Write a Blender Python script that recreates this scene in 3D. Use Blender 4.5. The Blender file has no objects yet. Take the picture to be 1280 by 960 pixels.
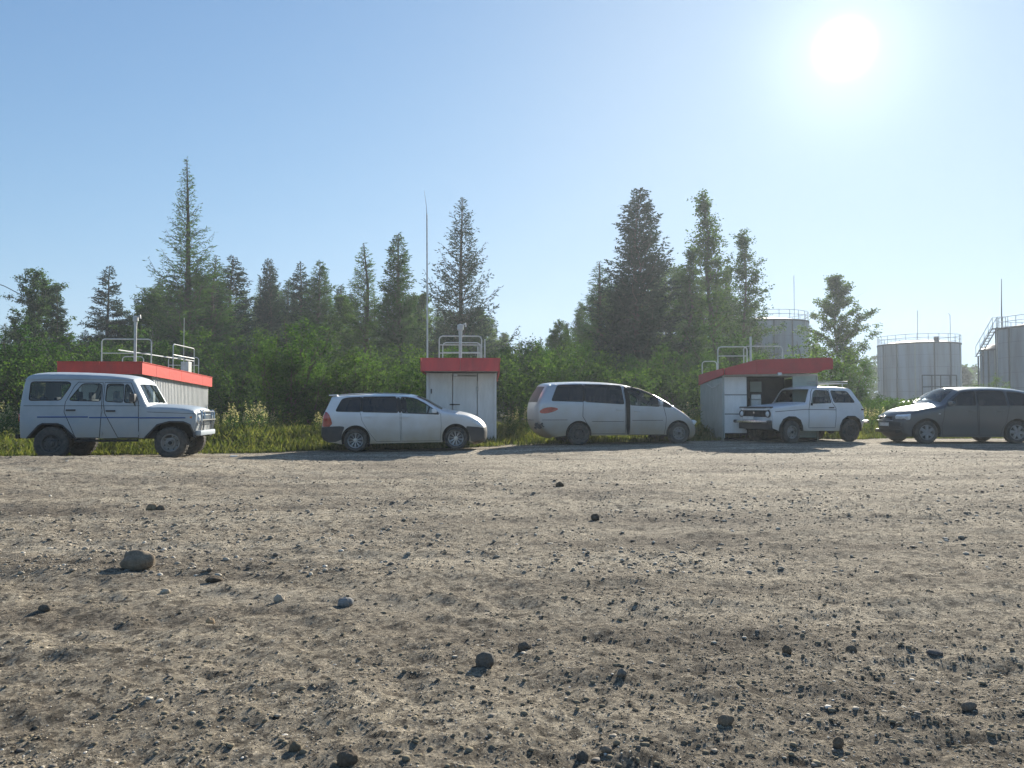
import bpy, bmesh, math, random
import numpy as np
from mathutils import Vector, Matrix
from mathutils.geometry import delaunay_2d_cdt
random.seed(7)
rng = np.random.default_rng(11)
R = math.radians
scn = bpy.context.scene
COL = scn.collection

# ------------------------------------------------------------------ camera
CAM_H = 1.1
F_PX = 950.0          # focal length in pixels of the 1280 px wide photograph
HOR = 508.5           # pixel row of the horizon
cam_data = bpy.data.cameras.new('camera')
cam = bpy.data.objects.new('camera', cam_data)
COL.objects.link(cam)
cam_data.sensor_width = 36.0
cam_data.lens = 36.0 * F_PX / 1280.0
cam_data.clip_start = 0.05
cam_data.clip_end = 3000
cam.location = (0, 0, CAM_H)
cam.rotation_euler = (R(90) + math.atan((HOR - 480) / F_PX), 0, 0)
scn.camera = cam

# ------------------------------------------------------------------ light
SUN_AZ, SUN_EL = 23.9, 23.6
sd = Vector((math.sin(R(SUN_AZ)) * math.cos(R(SUN_EL)), math.cos(R(SUN_AZ)) * math.cos(R(SUN_EL)), math.sin(R(SUN_EL))))
world = bpy.data.worlds.new('World')
scn.world = world
world.use_nodes = True
wn, wl = world.node_tree.nodes, world.node_tree.links
wn.clear()
w_out = wn.new('ShaderNodeOutputWorld')
sky = wn.new('ShaderNodeTexSky')
sky.sky_type = 'NISHITA'
sky.sun_disc = False
sky.sun_elevation = R(SUN_EL)
sky.sun_rotation = R(SUN_AZ)
sky.altitude = 300
sky.air_density = 1.0
sky.dust_density = 0.4
sky.ozone_density = 3.0
bg = wn.new('ShaderNodeBackground')
bg.inputs['Strength'].default_value = 0.10
# soft shoulder: the bright sky round the sun rolls off to a pale blue white
SKY_TINT, SKY_CAP, SKY_STR = (0.90, 1.03, 1.12), (3.7, 5.0, 6.4), 0.088
def wmath(op, a, b=None):
    m = wn.new('ShaderNodeMath'); m.operation = op
    for i, v in enumerate((a, b)):
        if v is None: continue
        if isinstance(v, (int, float)): m.inputs[i].default_value = v
        else: wl.new(v, m.inputs[i])
    return m.outputs[0]
ssep = wn.new('ShaderNodeSeparateColor'); wl.new(sky.outputs[0], ssep.inputs[0])
scomb = wn.new('ShaderNodeCombineColor')
for i in range(3):
    v = wmath('MULTIPLY', ssep.outputs[i], SKY_TINT[i])
    q = wmath('DIVIDE', v, SKY_CAP[i])
    wl.new(wmath('DIVIDE', v, wmath('SQRT', wmath('ADD', 1.0, wmath('MULTIPLY', q, q)))), scomb.inputs[i])
wl.new(scomb.outputs[0], bg.inputs['Color'])
bg.inputs['Strength'].default_value = SKY_STR
# the sun itself with its bright aureole, seen in the sky
tc = wn.new('ShaderNodeTexCoord')
dot = wn.new('ShaderNodeVectorMath'); dot.operation = 'DOT_PRODUCT'
nrm = wn.new('ShaderNodeVectorMath'); nrm.operation = 'NORMALIZE'
wl.new(tc.outputs['Generated'], nrm.inputs[0])
wl.new(nrm.outputs[0], dot.inputs[0]); dot.inputs[1].default_value = sd
mx = wn.new('ShaderNodeMath'); mx.operation = 'MAXIMUM'; mx.inputs[1].default_value = 0.0
wl.new(dot.outputs['Value'], mx.inputs[0])
def lobe(power, amp):
    p = wn.new('ShaderNodeMath'); p.operation = 'POWER'; p.inputs[1].default_value = power
    wl.new(mx.outputs[0], p.inputs[0])
    m = wn.new('ShaderNodeMath'); m.operation = 'MULTIPLY'; m.inputs[1].default_value = amp
    wl.new(p.outputs[0], m.inputs[0])
    return m
l1, l2 = lobe(8500, 6.0), lobe(300, 0.15)
ad = wn.new('ShaderNodeMath'); ad.operation = 'ADD'
wl.new(l1.outputs[0], ad.inputs[0]); wl.new(l2.outputs[0], ad.inputs[1])
bg2 = wn.new('ShaderNodeBackground'); bg2.inputs['Color'].default_value = (1, 0.98, 0.94, 1)
wl.new(ad.outputs[0], bg2.inputs['Strength'])
asum = wn.new('ShaderNodeAddShader')
wl.new(bg.outputs[0], asum.inputs[0]); wl.new(bg2.outputs[0], asum.inputs[1])
wl.new(asum.outputs[0], w_out.inputs['Surface'])

sun_d = bpy.data.lights.new('sun', 'SUN')
sun_d.energy = 5.0
sun_d.angle = R(0.55)
sun_d.color = (1.0, 0.93, 0.80)
sun = bpy.data.objects.new('sun', sun_d)
COL.objects.link(sun)
sun.location = sd * 60
sun.rotation_euler = (-sd).to_track_quat('-Z', 'Y').to_euler()

scn.view_settings.view_transform = 'Standard'
scn.view_settings.look = 'None'
scn.view_settings.exposure = 1.0
scn.view_settings.gamma = 1.0
scn.cycles.max_bounces = 8
scn.cycles.transparent_max_bounces = 12
scn.cycles.use_denoising = True
scn.cycles.volume_bounces = 0
scn.cycles.volume_step_rate = 4

# ------------------------------------------------------------------ helpers
def X(px, d): return (px - 640) / F_PX * d
def Z(py, d): return CAM_H + (HOR - py) / F_PX * d
def lerp(a, b, t): return a + (b - a) * t

def mesh_obj(name, V, F, mats, parent=None, smooth=False, mi=None, loc=None):
    me = bpy.data.meshes.new(name)
    me.from_pydata([tuple(v) for v in V], [], [tuple(f) for f in F])
    if not isinstance(mats, (list, tuple)): mats = [mats]
    for m in mats: me.materials.append(m)
    if mi is not None: me.polygons.foreach_set('material_index', mi)
    if smooth: me.polygons.foreach_set('use_smooth', [True] * len(me.polygons))
    me.update()
    o = bpy.data.objects.new(name, me)
    COL.objects.link(o)
    if parent is not None: o.parent = parent
    if loc is not None: o.location = loc
    return o

def np_mesh(name, V, F, k, mat, parent=None, smooth=False):
    """V (n,3), F (m,k) arrays -> one mesh object, fast"""
    me = bpy.data.meshes.new(name)
    V = np.asarray(V, np.float32); F = np.asarray(F, np.int32)
    me.vertices.add(len(V)); me.vertices.foreach_set('co', V.ravel())
    me.loops.add(F.size); me.loops.foreach_set('vertex_index', F.ravel())
    me.polygons.add(len(F))
    me.polygons.foreach_set('loop_start', np.arange(0, F.size, k, dtype=np.int32))
    me.polygons.foreach_set('loop_total', np.full(len(F), k, np.int32))
    if smooth: me.polygons.foreach_set('use_smooth', np.ones(len(F), bool))
    me.materials.append(mat)
    me.update(calc_edges=True)
    o = bpy.data.objects.new(name, me)
    COL.objects.link(o)
    if parent is not None: o.parent = parent
    return o

def tag(o, label=None, cat=None, group=None, kind=None):
    if label: o['label'] = label
    if cat: o['category'] = cat
    if group: o['group'] = group
    if kind: o['kind'] = kind
    return o

def thing(name, label, cat, loc=(0, 0, 0), rz=0.0, group=None, parent=None):
    o = bpy.data.objects.new(name, None)
    COL.objects.link(o)
    o.empty_display_size = 0.2
    o.location = loc; o.rotation_euler = (0, 0, rz)
    if parent: o.parent = parent
    tag(o, label, cat, group)
    return o

def copy_tree(o, parent=None):
    c = o.copy(); COL.objects.link(c); c.parent = parent
    for ch in list(o.children): copy_tree(ch, c)
    return c

class MB:
    def __init__(s): s.V = []; s.F = []
    def add(s, V, F):
        n = len(s.V); s.V += [tuple(v) for v in V]; s.F += [tuple(i + n for i in f) for f in F]; return s
    def box(s, c, d, rz=0, M=None, bev=0.0):
        x, y, z = d[0] / 2, d[1] / 2, d[2] / 2
        if bev <= 0:
            P = [(-x, -y, -z), (x, -y, -z), (x, y, -z), (-x, y, -z), (-x, -y, z), (x, -y, z), (x, y, z), (-x, y, z)]
            F = [(0, 3, 2, 1), (4, 5, 6, 7), (0, 1, 5, 4), (1, 2, 6, 5), (2, 3, 7, 6), (3, 0, 4, 7)]
        else:
            bm = bmesh.new(); bmesh.ops.create_cube(bm, size=1)
            for v in bm.verts: v.co = Vector((v.co.x * d[0], v.co.y * d[1], v.co.z * d[2]))
            bmesh.ops.bevel(bm, geom=list(bm.edges), offset=bev, segments=2, affect='EDGES', profile=0.6)
            P = [tuple(v.co) for v in bm.verts]; F = [[v.index for v in f.verts] for f in bm.faces]
            bm.free()
        T = Matrix.Translation(c) @ (M if M is not None else Matrix.Rotation(rz, 4, 'Z'))
        return s.add([T @ Vector(p) for p in P], F)
    def tube(s, pts, r, n=6, closed=False, cap=True, r2=None):
        pts = [Vector(p) for p in pts]; m = len(pts); rings = []; up = None
        for i, p in enumerate(pts):
            if closed: t = pts[(i + 1) % m] - pts[i - 1]
            else: t = pts[min(i + 1, m - 1)] - pts[max(i - 1, 0)]
            if t.length < 1e-9: t = Vector((0, 0, 1))
            t.normalize()
            a = t.orthogonal() if up is None else (up - t * up.dot(t))
            if a.length < 1e-6: a = t.orthogonal()
            a.normalize(); b = t.cross(a); up = a
            rr = r if r2 is None else lerp(r, r2, i / max(1, m - 1))
            rings.append([p + (a * math.cos(2 * math.pi * k / n) + b * math.sin(2 * math.pi * k / n)) * rr for k in range(n)])
        V = [v for q in rings for v in q]; F = []
        for i in range(m if closed else m - 1):
            j = (i + 1) % m
            for k in range(n):
                F.append((i * n + k, i * n + (k + 1) % n, j * n + (k + 1) % n, j * n + k))
        if cap and not closed:
            F.append(tuple(range(n - 1, -1, -1))); F.append(tuple((m - 1) * n + k for k in range(n)))
        return s.add(V, F)
    def lathe(s, prof, c, axis='Y', n=24, closed=False):
        """prof: (r, h) list swept round the axis through c"""
        V = []; m = len(prof)
        for r, h in prof:
            for k in range(n):
                a = 2 * math.pi * k / n; u, v = r * math.cos(a), r * math.sin(a)
                V.append({'Y': (c[0] + u, c[1] + h, c[2] + v), 'Z': (c[0] + u, c[1] + v, c[2] + h), 'X': (c[0] + h, c[1] + u, c[2] + v)}[axis])
        F = []
        for i in range(m if closed else m - 1):
            j = (i + 1) % m
            for k in range(n):
                F.append((i * n + k, i * n + (k + 1) % n, j * n + (k + 1) % n, j * n + k))
        return s.add(V, F)
    def prism(s, poly, y0, y1):
        """side-view polygon (x,z) extruded in y"""
        n = len(poly)
        V = [(p[0], y0, p[1]) for p in poly] + [(p[0], y1, p[1]) for p in poly]
        F = [tuple(range(n)), tuple(range(2 * n - 1, n - 1, -1))] + [(i, (i + 1) % n, n + (i + 1) % n, n + i) for i in range(n)]
        return s.add(V, F)
    def build(s, name, mat, parent=None, smooth=False, fix=True):
        o = mesh_obj(name, s.V, s.F, mat, parent, smooth)
        if fix:
            bm = bmesh.new(); bm.from_mesh(o.data); bmesh.ops.recalc_face_normals(bm, faces=bm.faces); bm.to_mesh(o.data); bm.free()
        if smooth: sharp(o.data)
        return o

def sharp(me, deg=38):
    me.set_sharp_from_angle(angle=R(deg))

# vectorised value noise
def _hash(i, j, s):
    h = (i.astype(np.int64) * 374761393 + j.astype(np.int64) * 668265263 + s * 2147483647) & 0xffffffff
    h = ((h ^ (h >> 13)) * 1274126177) & 0xffffffff
    return ((h ^ (h >> 16)) & 0xffff) / 65535.0
def vnoise(x, y, s=0):
    xi, yi = np.floor(x), np.floor(y); fx, fy = x - xi, y - yi
    fx = fx * fx * (3 - 2 * fx); fy = fy * fy * (3 - 2 * fy)
    a, b, c, d = _hash(xi, yi, s), _hash(xi + 1, yi, s), _hash(xi, yi + 1, s), _hash(xi + 1, yi + 1, s)
    return (a * (1 - fx) + b * fx) * (1 - fy) + (c * (1 - fx) + d * fx) * fy - 0.5
def fbm(x, y, o=4, s=0):
    t = 0; a = 1
    for k in range(o):
        t = t + a * vnoise(x * 2 ** k + 17.3 * k, y * 2 ** k - 9.1 * k, s + k); a *= 0.5
    return t

# ------------------------------------------------------------------ materials
def mat(name):
    m = bpy.data.materials.new(name); m.use_nodes = True
    nt = m.node_tree; nt.nodes.clear()
    return m, nt.nodes, nt.links
def ramp(n, stops):
    r = n.new('ShaderNodeValToRGB'); e = r.color_ramp.elements
    while len(e) < len(stops): e.new(0.5)
    for k, (p, c) in enumerate(stops):
        e[k].position = p; e[k].color = (*c, 1)
    return r
def c4(c): return (c[0], c[1], c[2], 1)
def surf(name, c1, c2=None, rough=0.6, metal=0.0, scale=8.0, bump=0.0, bscale=60.0, coat=0.0, dirt=None, dirt_z=(0.2, 0.8), spec=0.5, stretch=None):
    """principled surface with mottled colour; dirt = dust colour that climbs from the ground up"""
    m, n, l = mat(name)
    out = n.new('ShaderNodeOutputMaterial'); b = n.new('ShaderNodeBsdfPrincipled')
    l.new(b.outputs[0], out.inputs[0])
    t = n.new('ShaderNodeTexCoord'); src = t.outputs['Object']
    if stretch:
        mp = n.new('ShaderNodeMapping'); mp.inputs['Scale'].default_value = stretch
        l.new(src, mp.inputs[0]); src2 = mp.outputs[0]
    else: src2 = src
    nz = n.new('ShaderNodeTexNoise'); nz.inputs['Scale'].default_value = scale; nz.inputs['Detail'].default_value = 5
    nz.inputs['Roughness'].default_value = 0.65
    l.new(src2, nz.inputs['Vector'])
    c2 = c2 or tuple(v * 0.82 for v in c1)
    rp = ramp(n, [(0.35, c1), (0.68, c2)])
    l.new(nz.outputs['Fac'], rp.inputs[0])
    col = rp.outputs[0]
    b.inputs['Roughness'].default_value = rough; b.inputs['Metallic'].default_value = metal
    b.inputs['Specular IOR Level'].default_value = spec
    if coat: b.inputs['Coat Weight'].default_value = coat; b.inputs['Coat Roughness'].default_value = 0.08
    if dirt:
        sx = n.new('ShaderNodeSeparateXYZ'); l.new(src, sx.inputs[0])
        ns = n.new('ShaderNodeTexNoise'); ns.inputs['Scale'].default_value = 3.0; ns.inputs['Detail'].default_value = 6
        l.new(src, ns.inputs['Vector'])
        a = n.new('ShaderNodeMath'); a.operation = 'MULTIPLY_ADD'; a.inputs[1].default_value = 0.45; 
        l.new(ns.outputs['Fac'], a.inputs[0]); l.new(sx.outputs[2], a.inputs[2])
        mr = n.new('ShaderNodeMapRange'); mr.inputs['From Min'].default_value = dirt_z[0] + 0.22; mr.inputs['From Max'].default_value = dirt_z[1] + 0.22
        mr.inputs['To Min'].default_value = 0.92; mr.inputs['To Max'].default_value = 0.04
        l.new(a.outputs[0], mr.inputs['Value'])
        mxx = n.new('ShaderNodeMix'); mxx.data_type = 'RGBA'
        l.new(mr.outputs[0], mxx.inputs[0]); l.new(col, mxx.inputs[6]); mxx.inputs[7].default_value = c4(dirt)
        col = mxx.outputs[2]
        r2 = n.new('ShaderNodeMapRange'); r2.inputs['To Min'].default_value = rough; r2.inputs['To Max'].default_value = 0.9
        l.new(mr.outputs[0], r2.inputs['Value']); l.new(r2.outputs[0], b.inputs['Roughness'])
        if coat:
            r3 = n.new('ShaderNodeMapRange'); r3.inputs['To Min'].default_value = coat; r3.inputs['To Max'].default_value = 0.0
            l.new(mr.outputs[0], r3.inputs['Value']); l.new(r3.outputs[0], b.inputs['Coat Weight'])
    l.new(col, b.inputs['Base Color'])
    if bump:
        nb = n.new('ShaderNodeTexNoise'); nb.inputs['Scale'].default_value = bscale; nb.inputs['Detail'].default_value = 4
        l.new(src, nb.inputs['Vector'])
        bp = n.new('ShaderNodeBump'); bp.inputs['Strength'].default_value = bump; bp.inputs['Distance'].default_value = 0.02
        l.new(nb.outputs['Fac'], bp.inputs['Height']); l.new(bp.outputs[0], b.inputs['Normal'])
    return m

def leafmat(name, c1, c2, c3, trans=0.45):
    m, n, l = mat(name)
    out = n.new('ShaderNodeOutputMaterial')
    g = n.new('ShaderNodeNewGeometry'); oi = n.new('ShaderNodeObjectInfo')
    rp = ramp(n, [(0.0, c1), (0.55, c2), (1.0, c3)])
    a = n.new('ShaderNodeMath'); a.operation = 'MULTIPLY'; a.inputs[1].default_value = 0.5
    l.new(g.outputs['Random Per Island'], a.inputs[0])
    b = n.new('ShaderNodeMath'); b.operation = 'MULTIPLY_ADD'; b.inputs[1].default_value = 0.5
    l.new(oi.outputs['Random'], b.inputs[0]); l.new(a.outputs[0], b.inputs[2])
    l.new(b.outputs[0], rp.inputs[0])
    d = n.new('ShaderNodeBsdfDiffuse'); t = n.new('ShaderNodeBsdfTranslucent'); gl = n.new('ShaderNodeBsdfGlossy')
    gl.inputs['Roughness'].default_value = 0.6; gl.inputs['Color'].default_value = (0.5, 0.5, 0.5, 1)
    l.new(rp.outputs[0], d.inputs[0])
    br = n.new('ShaderNodeMix'); br.data_type = 'RGBA'; br.blend_type = 'MULTIPLY'; br.inputs[0].default_value = 1
    l.new(rp.outputs[0], br.inputs[6]); br.inputs[7].default_value = (1.7, 1.9, 0.8, 1)
    l.new(br.outputs[2], t.inputs[0])
    m1 = n.new('ShaderNodeMixShader'); m1.inputs[0].default_value = trans
    l.new(d.outputs[0], m1.inputs[1]); l.new(t.outputs[0], m1.inputs[2])
    m2 = n.new('ShaderNodeMixShader'); m2.inputs[0].default_value = 0.03
    l.new(m1.outputs[0], m2.inputs[1]); l.new(gl.outputs[0], m2.inputs[2])
    l.new(m2.outputs[0], out.inputs[0])
    return m

def glassmat(name, tint, trans, rough=0.03):
    m, n, l = mat(name)
    out = n.new('ShaderNodeOutputMaterial')
    fr = n.new('ShaderNodeFresnel'); fr.inputs['IOR'].default_value = 1.5
    gl = n.new('ShaderNodeBsdfGlossy'); gl.inputs['Roughness'].default_value = rough
    tr = n.new('ShaderNodeBsdfTransparent'); tr.inputs[0].default_value = c4(tint)
    df = n.new('ShaderNodeBsdfDiffuse')
    nz = n.new('ShaderNodeTexNoise'); nz.inputs['Scale'].default_value = 5
    rp = ramp(n, [(0.3, (0.02, 0.024, 0.03)), (0.7, (0.05, 0.052, 0.055))])
    l.new(nz.outputs['Fac'], rp.inputs[0]); l.new(rp.outputs[0], df.inputs[0])
    a = n.new('ShaderNodeMixShader'); a.inputs[0].default_value = 1 - trans
    l.new(tr.outputs[0], a.inputs[1]); l.new(df.outputs[0], a.inputs[2])
    b = n.new('ShaderNodeMixShader'); l.new(fr.outputs[0], b.inputs[0])
    l.new(a.outputs[0], b.inputs[1]); l.new(gl.outputs[0], b.inputs[2])
    l.new(b.outputs[0], out.inputs[0])
    return m

DUST = (0.38, 0.275, 0.145)
M = dict(
    rubber=surf('rubber', (0.035, 0.034, 0.033), (0.11, 0.098, 0.08), 0.85, scale=9, bump=0.3, bscale=120),
    dark=surf('dark_underbody', (0.015, 0.015, 0.015), (0.035, 0.032, 0.028), 0.9),
    plastic=surf('black_plastic', (0.03, 0.032, 0.035), (0.05, 0.05, 0.05), 0.55, dirt=(0.12, 0.1, 0.08), dirt_z=(0.1, 0.55)),
    steel=surf('painted_steel_rim', (0.28, 0.28, 0.27), (0.15, 0.135, 0.11), 0.6, metal=0.2),
    darkrim=surf('black_steel_rim', (0.05, 0.05, 0.05), (0.09, 0.08, 0.065), 0.6),
    alloy=surf('alloy', (0.55, 0.55, 0.55), (0.38, 0.36, 0.33), 0.35, metal=0.8),
    chrome=surf('chrome', (0.65, 0.65, 0.66), (0.5, 0.5, 0.5), 0.25, metal=0.9),
    seal=surf('rubber_seal', (0.012, 0.012, 0.013), None, 0.6),
    seat=surf('seat_fabric', (0.10, 0.10, 0.11), (0.06, 0.06, 0.07), 0.9, scale=30),
    seatlight=surf('seat_cover', (0.42, 0.42, 0.42), (0.3, 0.3, 0.32), 0.9, scale=12),
    inner=surf('cabin_lining', (0.07, 0.07, 0.075), None, 0.9),
    glass=glassmat('clear_window_glass', (0.78, 0.84, 0.84), 0.93),
    tint=glassmat('tinted_window_glass', (0.10, 0.11, 0.13), 0.55),
    lens=surf('lamp_lens', (0.75, 0.77, 0.78), (0.55, 0.56, 0.56), 0.12, coat=1.0),
    red=surf('red_lamp_lens', (0.42, 0.02, 0.02), (0.25, 0.012, 0.012), 0.15, coat=1.0),
    orange=surf('orange_lamp_lens', (0.6, 0.2, 0.02), None, 0.2, coat=1.0),
    plate=surf('number_plate_white', (0.75, 0.75, 0.73), (0.62, 0.6, 0.56), 0.4),
    ink=surf('black_print', (0.02, 0.02, 0.02), None, 0.6),
    blue=surf('blue_stripe_paint', (0.03, 0.08, 0.25), (0.05, 0.1, 0.24), 0.5),
    dullalloy=surf('dusty_alloy', (0.30, 0.30, 0.30), (0.20, 0.19, 0.175), 0.6, metal=0.4),
    dustglass=surf('dust_caked_glass', (0.11, 0.11, 0.11), (0.07, 0.07, 0.07), 0.6, scale=6),
    p_uaz=surf('pale_grey_blue_paint', (0.34, 0.40, 0.45), (0.28, 0.34, 0.39), 0.5, scale=3, coat=0.15, dirt=DUST, dirt_z=(0.1, 0.95)),
    p_uaz_roof=surf('pale_roof_paint', (0.40, 0.45, 0.49), (0.33, 0.38, 0.42), 0.55, scale=3),
    p_wagon=surf('silver_white_paint', (0.72, 0.74, 0.76), (0.66, 0.68, 0.70), 0.35, scale=2, coat=0.6, dirt=DUST, dirt_z=(0.15, 1.0)),
    p_van=surf('silver_paint', (0.46, 0.49, 0.53), (0.41, 0.44, 0.47), 0.35, metal=0.35, scale=2, coat=0.5, dirt=DUST, dirt_z=(0.1, 1.1)),
    p_niva=surf('white_paint', (0.74, 0.75, 0.77), (0.66, 0.68, 0.70), 0.5, scale=3, coat=0.2, dirt=DUST, dirt_z=(0.1, 0.8)),
    p_suv=surf('dark_grey_paint', (0.045, 0.058, 0.07), (0.038, 0.05, 0.06), 0.3, scale=2, coat=0.8, dirt=(0.11, 0.105, 0.095), dirt_z=(0.0, 0.9)),
    redmetal=surf('red_sheet_metal', (0.76, 0.05, 0.032), (0.50, 0.045, 0.035), 0.5, scale=2.2, stretch=(1, 1, 0.35), bump=0.25, bscale=6),
    redpink=surf('haze_muted_red_sheet', (0.50, 0.08, 0.075), (0.40, 0.08, 0.075), 0.7, scale=4),  # less saturated red: the veil of haze is put into the colour
    redold=surf('faded_red_sheet_metal', (0.66, 0.075, 0.075), (0.44, 0.07, 0.07), 0.6, scale=2.2, stretch=(1, 1, 0.35), bump=0.25, bscale=6),
    wmetal=surf('white_sheet_metal', (0.80, 0.80, 0.79), (0.66, 0.66, 0.64), 0.5, scale=2.5, dirt=(0.30, 0.26, 0.2), dirt_z=(-0.35, 0.35), stretch=(2, 2, 0.5)),
    gmetal=surf('grey_sheet_metal', (0.36, 0.39, 0.38), (0.28, 0.31, 0.29), 0.6, scale=2.5, dirt=(0.14, 0.15, 0.1), dirt_z=(-0.1, 0.7)),
    greenmetal=surf('pale_green_panel', (0.42, 0.5, 0.47), (0.35, 0.42, 0.39), 0.6, scale=3),
    galv=surf('galvanised_pipe', (0.55, 0.57, 0.57), (0.42, 0.42, 0.40), 0.5, metal=0.3),
    soffit=surf('soffit_board', (0.4, 0.38, 0.36), None, 0.8),
    tank=surf('weathered_tank_steel', (0.32, 0.37, 0.43), (0.17, 0.18, 0.19), 0.6, scale=1.1, stretch=(1, 1, 0.08)),
    tankdark=surf('dark_tank_trim', (0.10, 0.11, 0.12), None, 0.7),
    bark=surf('conifer_bark', (0.12, 0.09, 0.07), (0.06, 0.05, 0.04), 0.95, scale=12, bump=0.5, bscale=30),
    birchbark=surf('pale_bark', (0.40, 0.38, 0.34), (0.10, 0.09, 0.08), 0.9, scale=7, stretch=(1, 1, 3)),
    larch=leafmat('larch_needles', (0.022, 0.05, 0.022), (0.042, 0.082, 0.03), (0.085, 0.125, 0.042), 0.36),
    spruce=leafmat('spruce_needles', (0.012, 0.028, 0.018), (0.02, 0.042, 0.024), (0.036, 0.062, 0.032), 0.2),
    birch=leafmat('birch_leaves', (0.020, 0.046, 0.018), (0.044, 0.082, 0.024), (0.115, 0.165, 0.038), 0.42),
    bushl=leafmat('willow_leaves', (0.022, 0.055, 0.02), (0.042, 0.085, 0.026), (0.12, 0.18, 0.042), 0.40),
    farl=leafmat('distant_foliage', (0.03, 0.07, 0.03), (0.05, 0.09, 0.04), (0.07, 0.12, 0.05), 0.3),
    grass=leafmat('meadow_grass', (0.04, 0.06, 0.02), (0.08, 0.098, 0.03), (0.22, 0.19, 0.085), 0.38),
    plume=leafmat('dry_seed_heads', (0.3, 0.25, 0.2), (0.42, 0.36, 0.3), (0.5, 0.45, 0.4), 0.5),
)

# ground material ------------------------------------------------------------
def ground_material():
    m, n, l = mat('packed_sandy_gravel')
    out = n.new('ShaderNodeOutputMaterial'); b = n.new('ShaderNodeBsdfPrincipled'); l.new(b.outputs[0], out.inputs[0])
    b.inputs['Roughness'].default_value = 0.95; b.inputs['Specular IOR Level'].default_value = 0.15
    t = n.new('ShaderNodeTexCoord')
    def noise(s, d=5, r=0.6, vec=None):
        z = n.new('ShaderNodeTexNoise'); z.inputs['Scale'].default_value = s; z.inputs['Detail'].default_value = d; z.inputs['Roughness'].default_value = r
        l.new(vec or t.outputs['Object'], z.inputs['Vector']); return z
    mp = n.new('ShaderNodeMapping'); mp.inputs['Scale'].default_value = (0.35, 1.3, 1); mp.inputs['Rotation'].default_value = (0, 0, R(-8))
    l.new(t.outputs['Object'], mp.inputs[0])
    big = noise(0.8, 6, 0.6, mp.outputs[0])
    rp = ramp(n, [(0.30, (0.19, 0.16, 0.128)), (0.43, (0.32, 0.275, 0.216)), (0.54, (0.46, 0.398, 0.31)), (0.70, (0.57, 0.50, 0.39))])
    l.new(big.outputs['Fac'], rp.inputs[0])
    med = noise(14, 6, 0.75); rp2 = ramp(n, [(0.34, (0.40, 0.38, 0.37)), (0.52, (1.05, 1.05, 1.03))]); l.new(med.outputs['Fac'], rp2.inputs[0])
    vo = n.new('ShaderNodeTexVoronoi'); vo.inputs['Scale'].default_value = 75; l.new(t.outputs['Object'], vo.inputs['Vector'])
    hs = n.new('ShaderNodeSeparateColor'); l.new(vo.outputs['Color'], hs.inputs[0])
    rp3 = ramp(n, [(0.0, (0.5, 0.5, 0.52)), (0.25, (0.85, 0.85, 0.85)), (0.85, (1.05, 1.03, 1.0)), (1.0, (1.5, 1.5, 1.5))]); l.new(hs.outputs[0], rp3.inputs[0])
    def mul(a, c):
        x = n.new('ShaderNodeMix'); x.data_type = 'RGBA'; x.blend_type = 'MULTIPLY'; x.inputs[0].default_value = 1
        l.new(a, x.inputs[6]); l.new(c, x.inputs[7]); return x.outputs[2]
    col = mul(mul(rp.outputs[0], rp2.outputs[0]), rp3.outputs[0])
    a2 = n.new('ShaderNodeAttribute'); a2.attribute_name = 'track'
    m2 = n.new('ShaderNodeMath'); m2.operation = 'MULTIPLY'; m2.inputs[1].default_value = 0.65; m2.use_clamp = True; l.new(a2.outputs['Fac'], m2.inputs[0])
    mt = n.new('ShaderNodeMix'); mt.data_type = 'RGBA'; l.new(m2.outputs[0], mt.inputs[0]); l.new(col, mt.inputs[6]); mt.inputs[7].default_value = (0.52, 0.455, 0.355, 1)
    col = mt.outputs[2]
    # embedded grit: irregular darker and paler flecks at two sizes
    dn = noise(9, 3, 0.5)
    dv = n.new('ShaderNodeMix'); dv.data_type = 'VECTOR'; dv.inputs[0].default_value = 0.06
    l.new(t.outputs['Object'], dv.inputs[4]); l.new(dn.outputs['Color'], dv.inputs[5])
    for sc_, lo, hi in ((26, 0.46, 1.22), (48, 0.55, 1.2)):
        v2 = n.new('ShaderNodeTexVoronoi'); v2.inputs['Scale'].default_value = sc_; l.new(dv.outputs[1], v2.inputs['Vector'])
        h2 = n.new('ShaderNodeSeparateColor'); l.new(v2.outputs['Color'], h2.inputs[0])
        r4 = ramp(n, [(0.0, (lo, lo, lo * 1.02)), (0.13, (lo * 1.2, lo * 1.2, lo * 1.2)), (0.22, (1, 1, 1)), (0.9, (1, 1, 1)), (1.0, (hi, hi, hi))]); l.new(h2.outputs[0], r4.inputs[0])
        col = mul(col, r4.outputs[0])
    at = n.new('ShaderNodeAttribute'); at.attribute_name = 'verge'
    mxx = n.new('ShaderNodeMix'); mxx.data_type = 'RGBA'; l.new(at.outputs['Fac'], mxx.inputs[0])
    l.new(col, mxx.inputs[6]); mxx.inputs[7].default_value = (0.10, 0.10, 0.045, 1)
    l.new(mxx.outputs[2], b.inputs['Base Color'])
    fine = noise(18, 9, 0.85)
    bp = n.new('ShaderNodeBump'); bp.inputs['Strength'].default_value = 1.0; bp.inputs['Distance'].default_value = 0.045
    l.new(fine.outputs['Fac'], bp.inputs['Height'])
    bp2 = n.new('ShaderNodeBump'); bp2.inputs['Strength'].default_value = 0.6; bp2.inputs['Distance'].default_value = 0.012; bp2.invert = True
    l.new(vo.outputs['Distance'], bp2.inputs['Height']); l.new(bp.outputs[0], bp2.inputs['Normal'])
    l.new(bp2.outputs[0], b.inputs['Normal'])
    return m
M['ground'] = ground_material()

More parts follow.
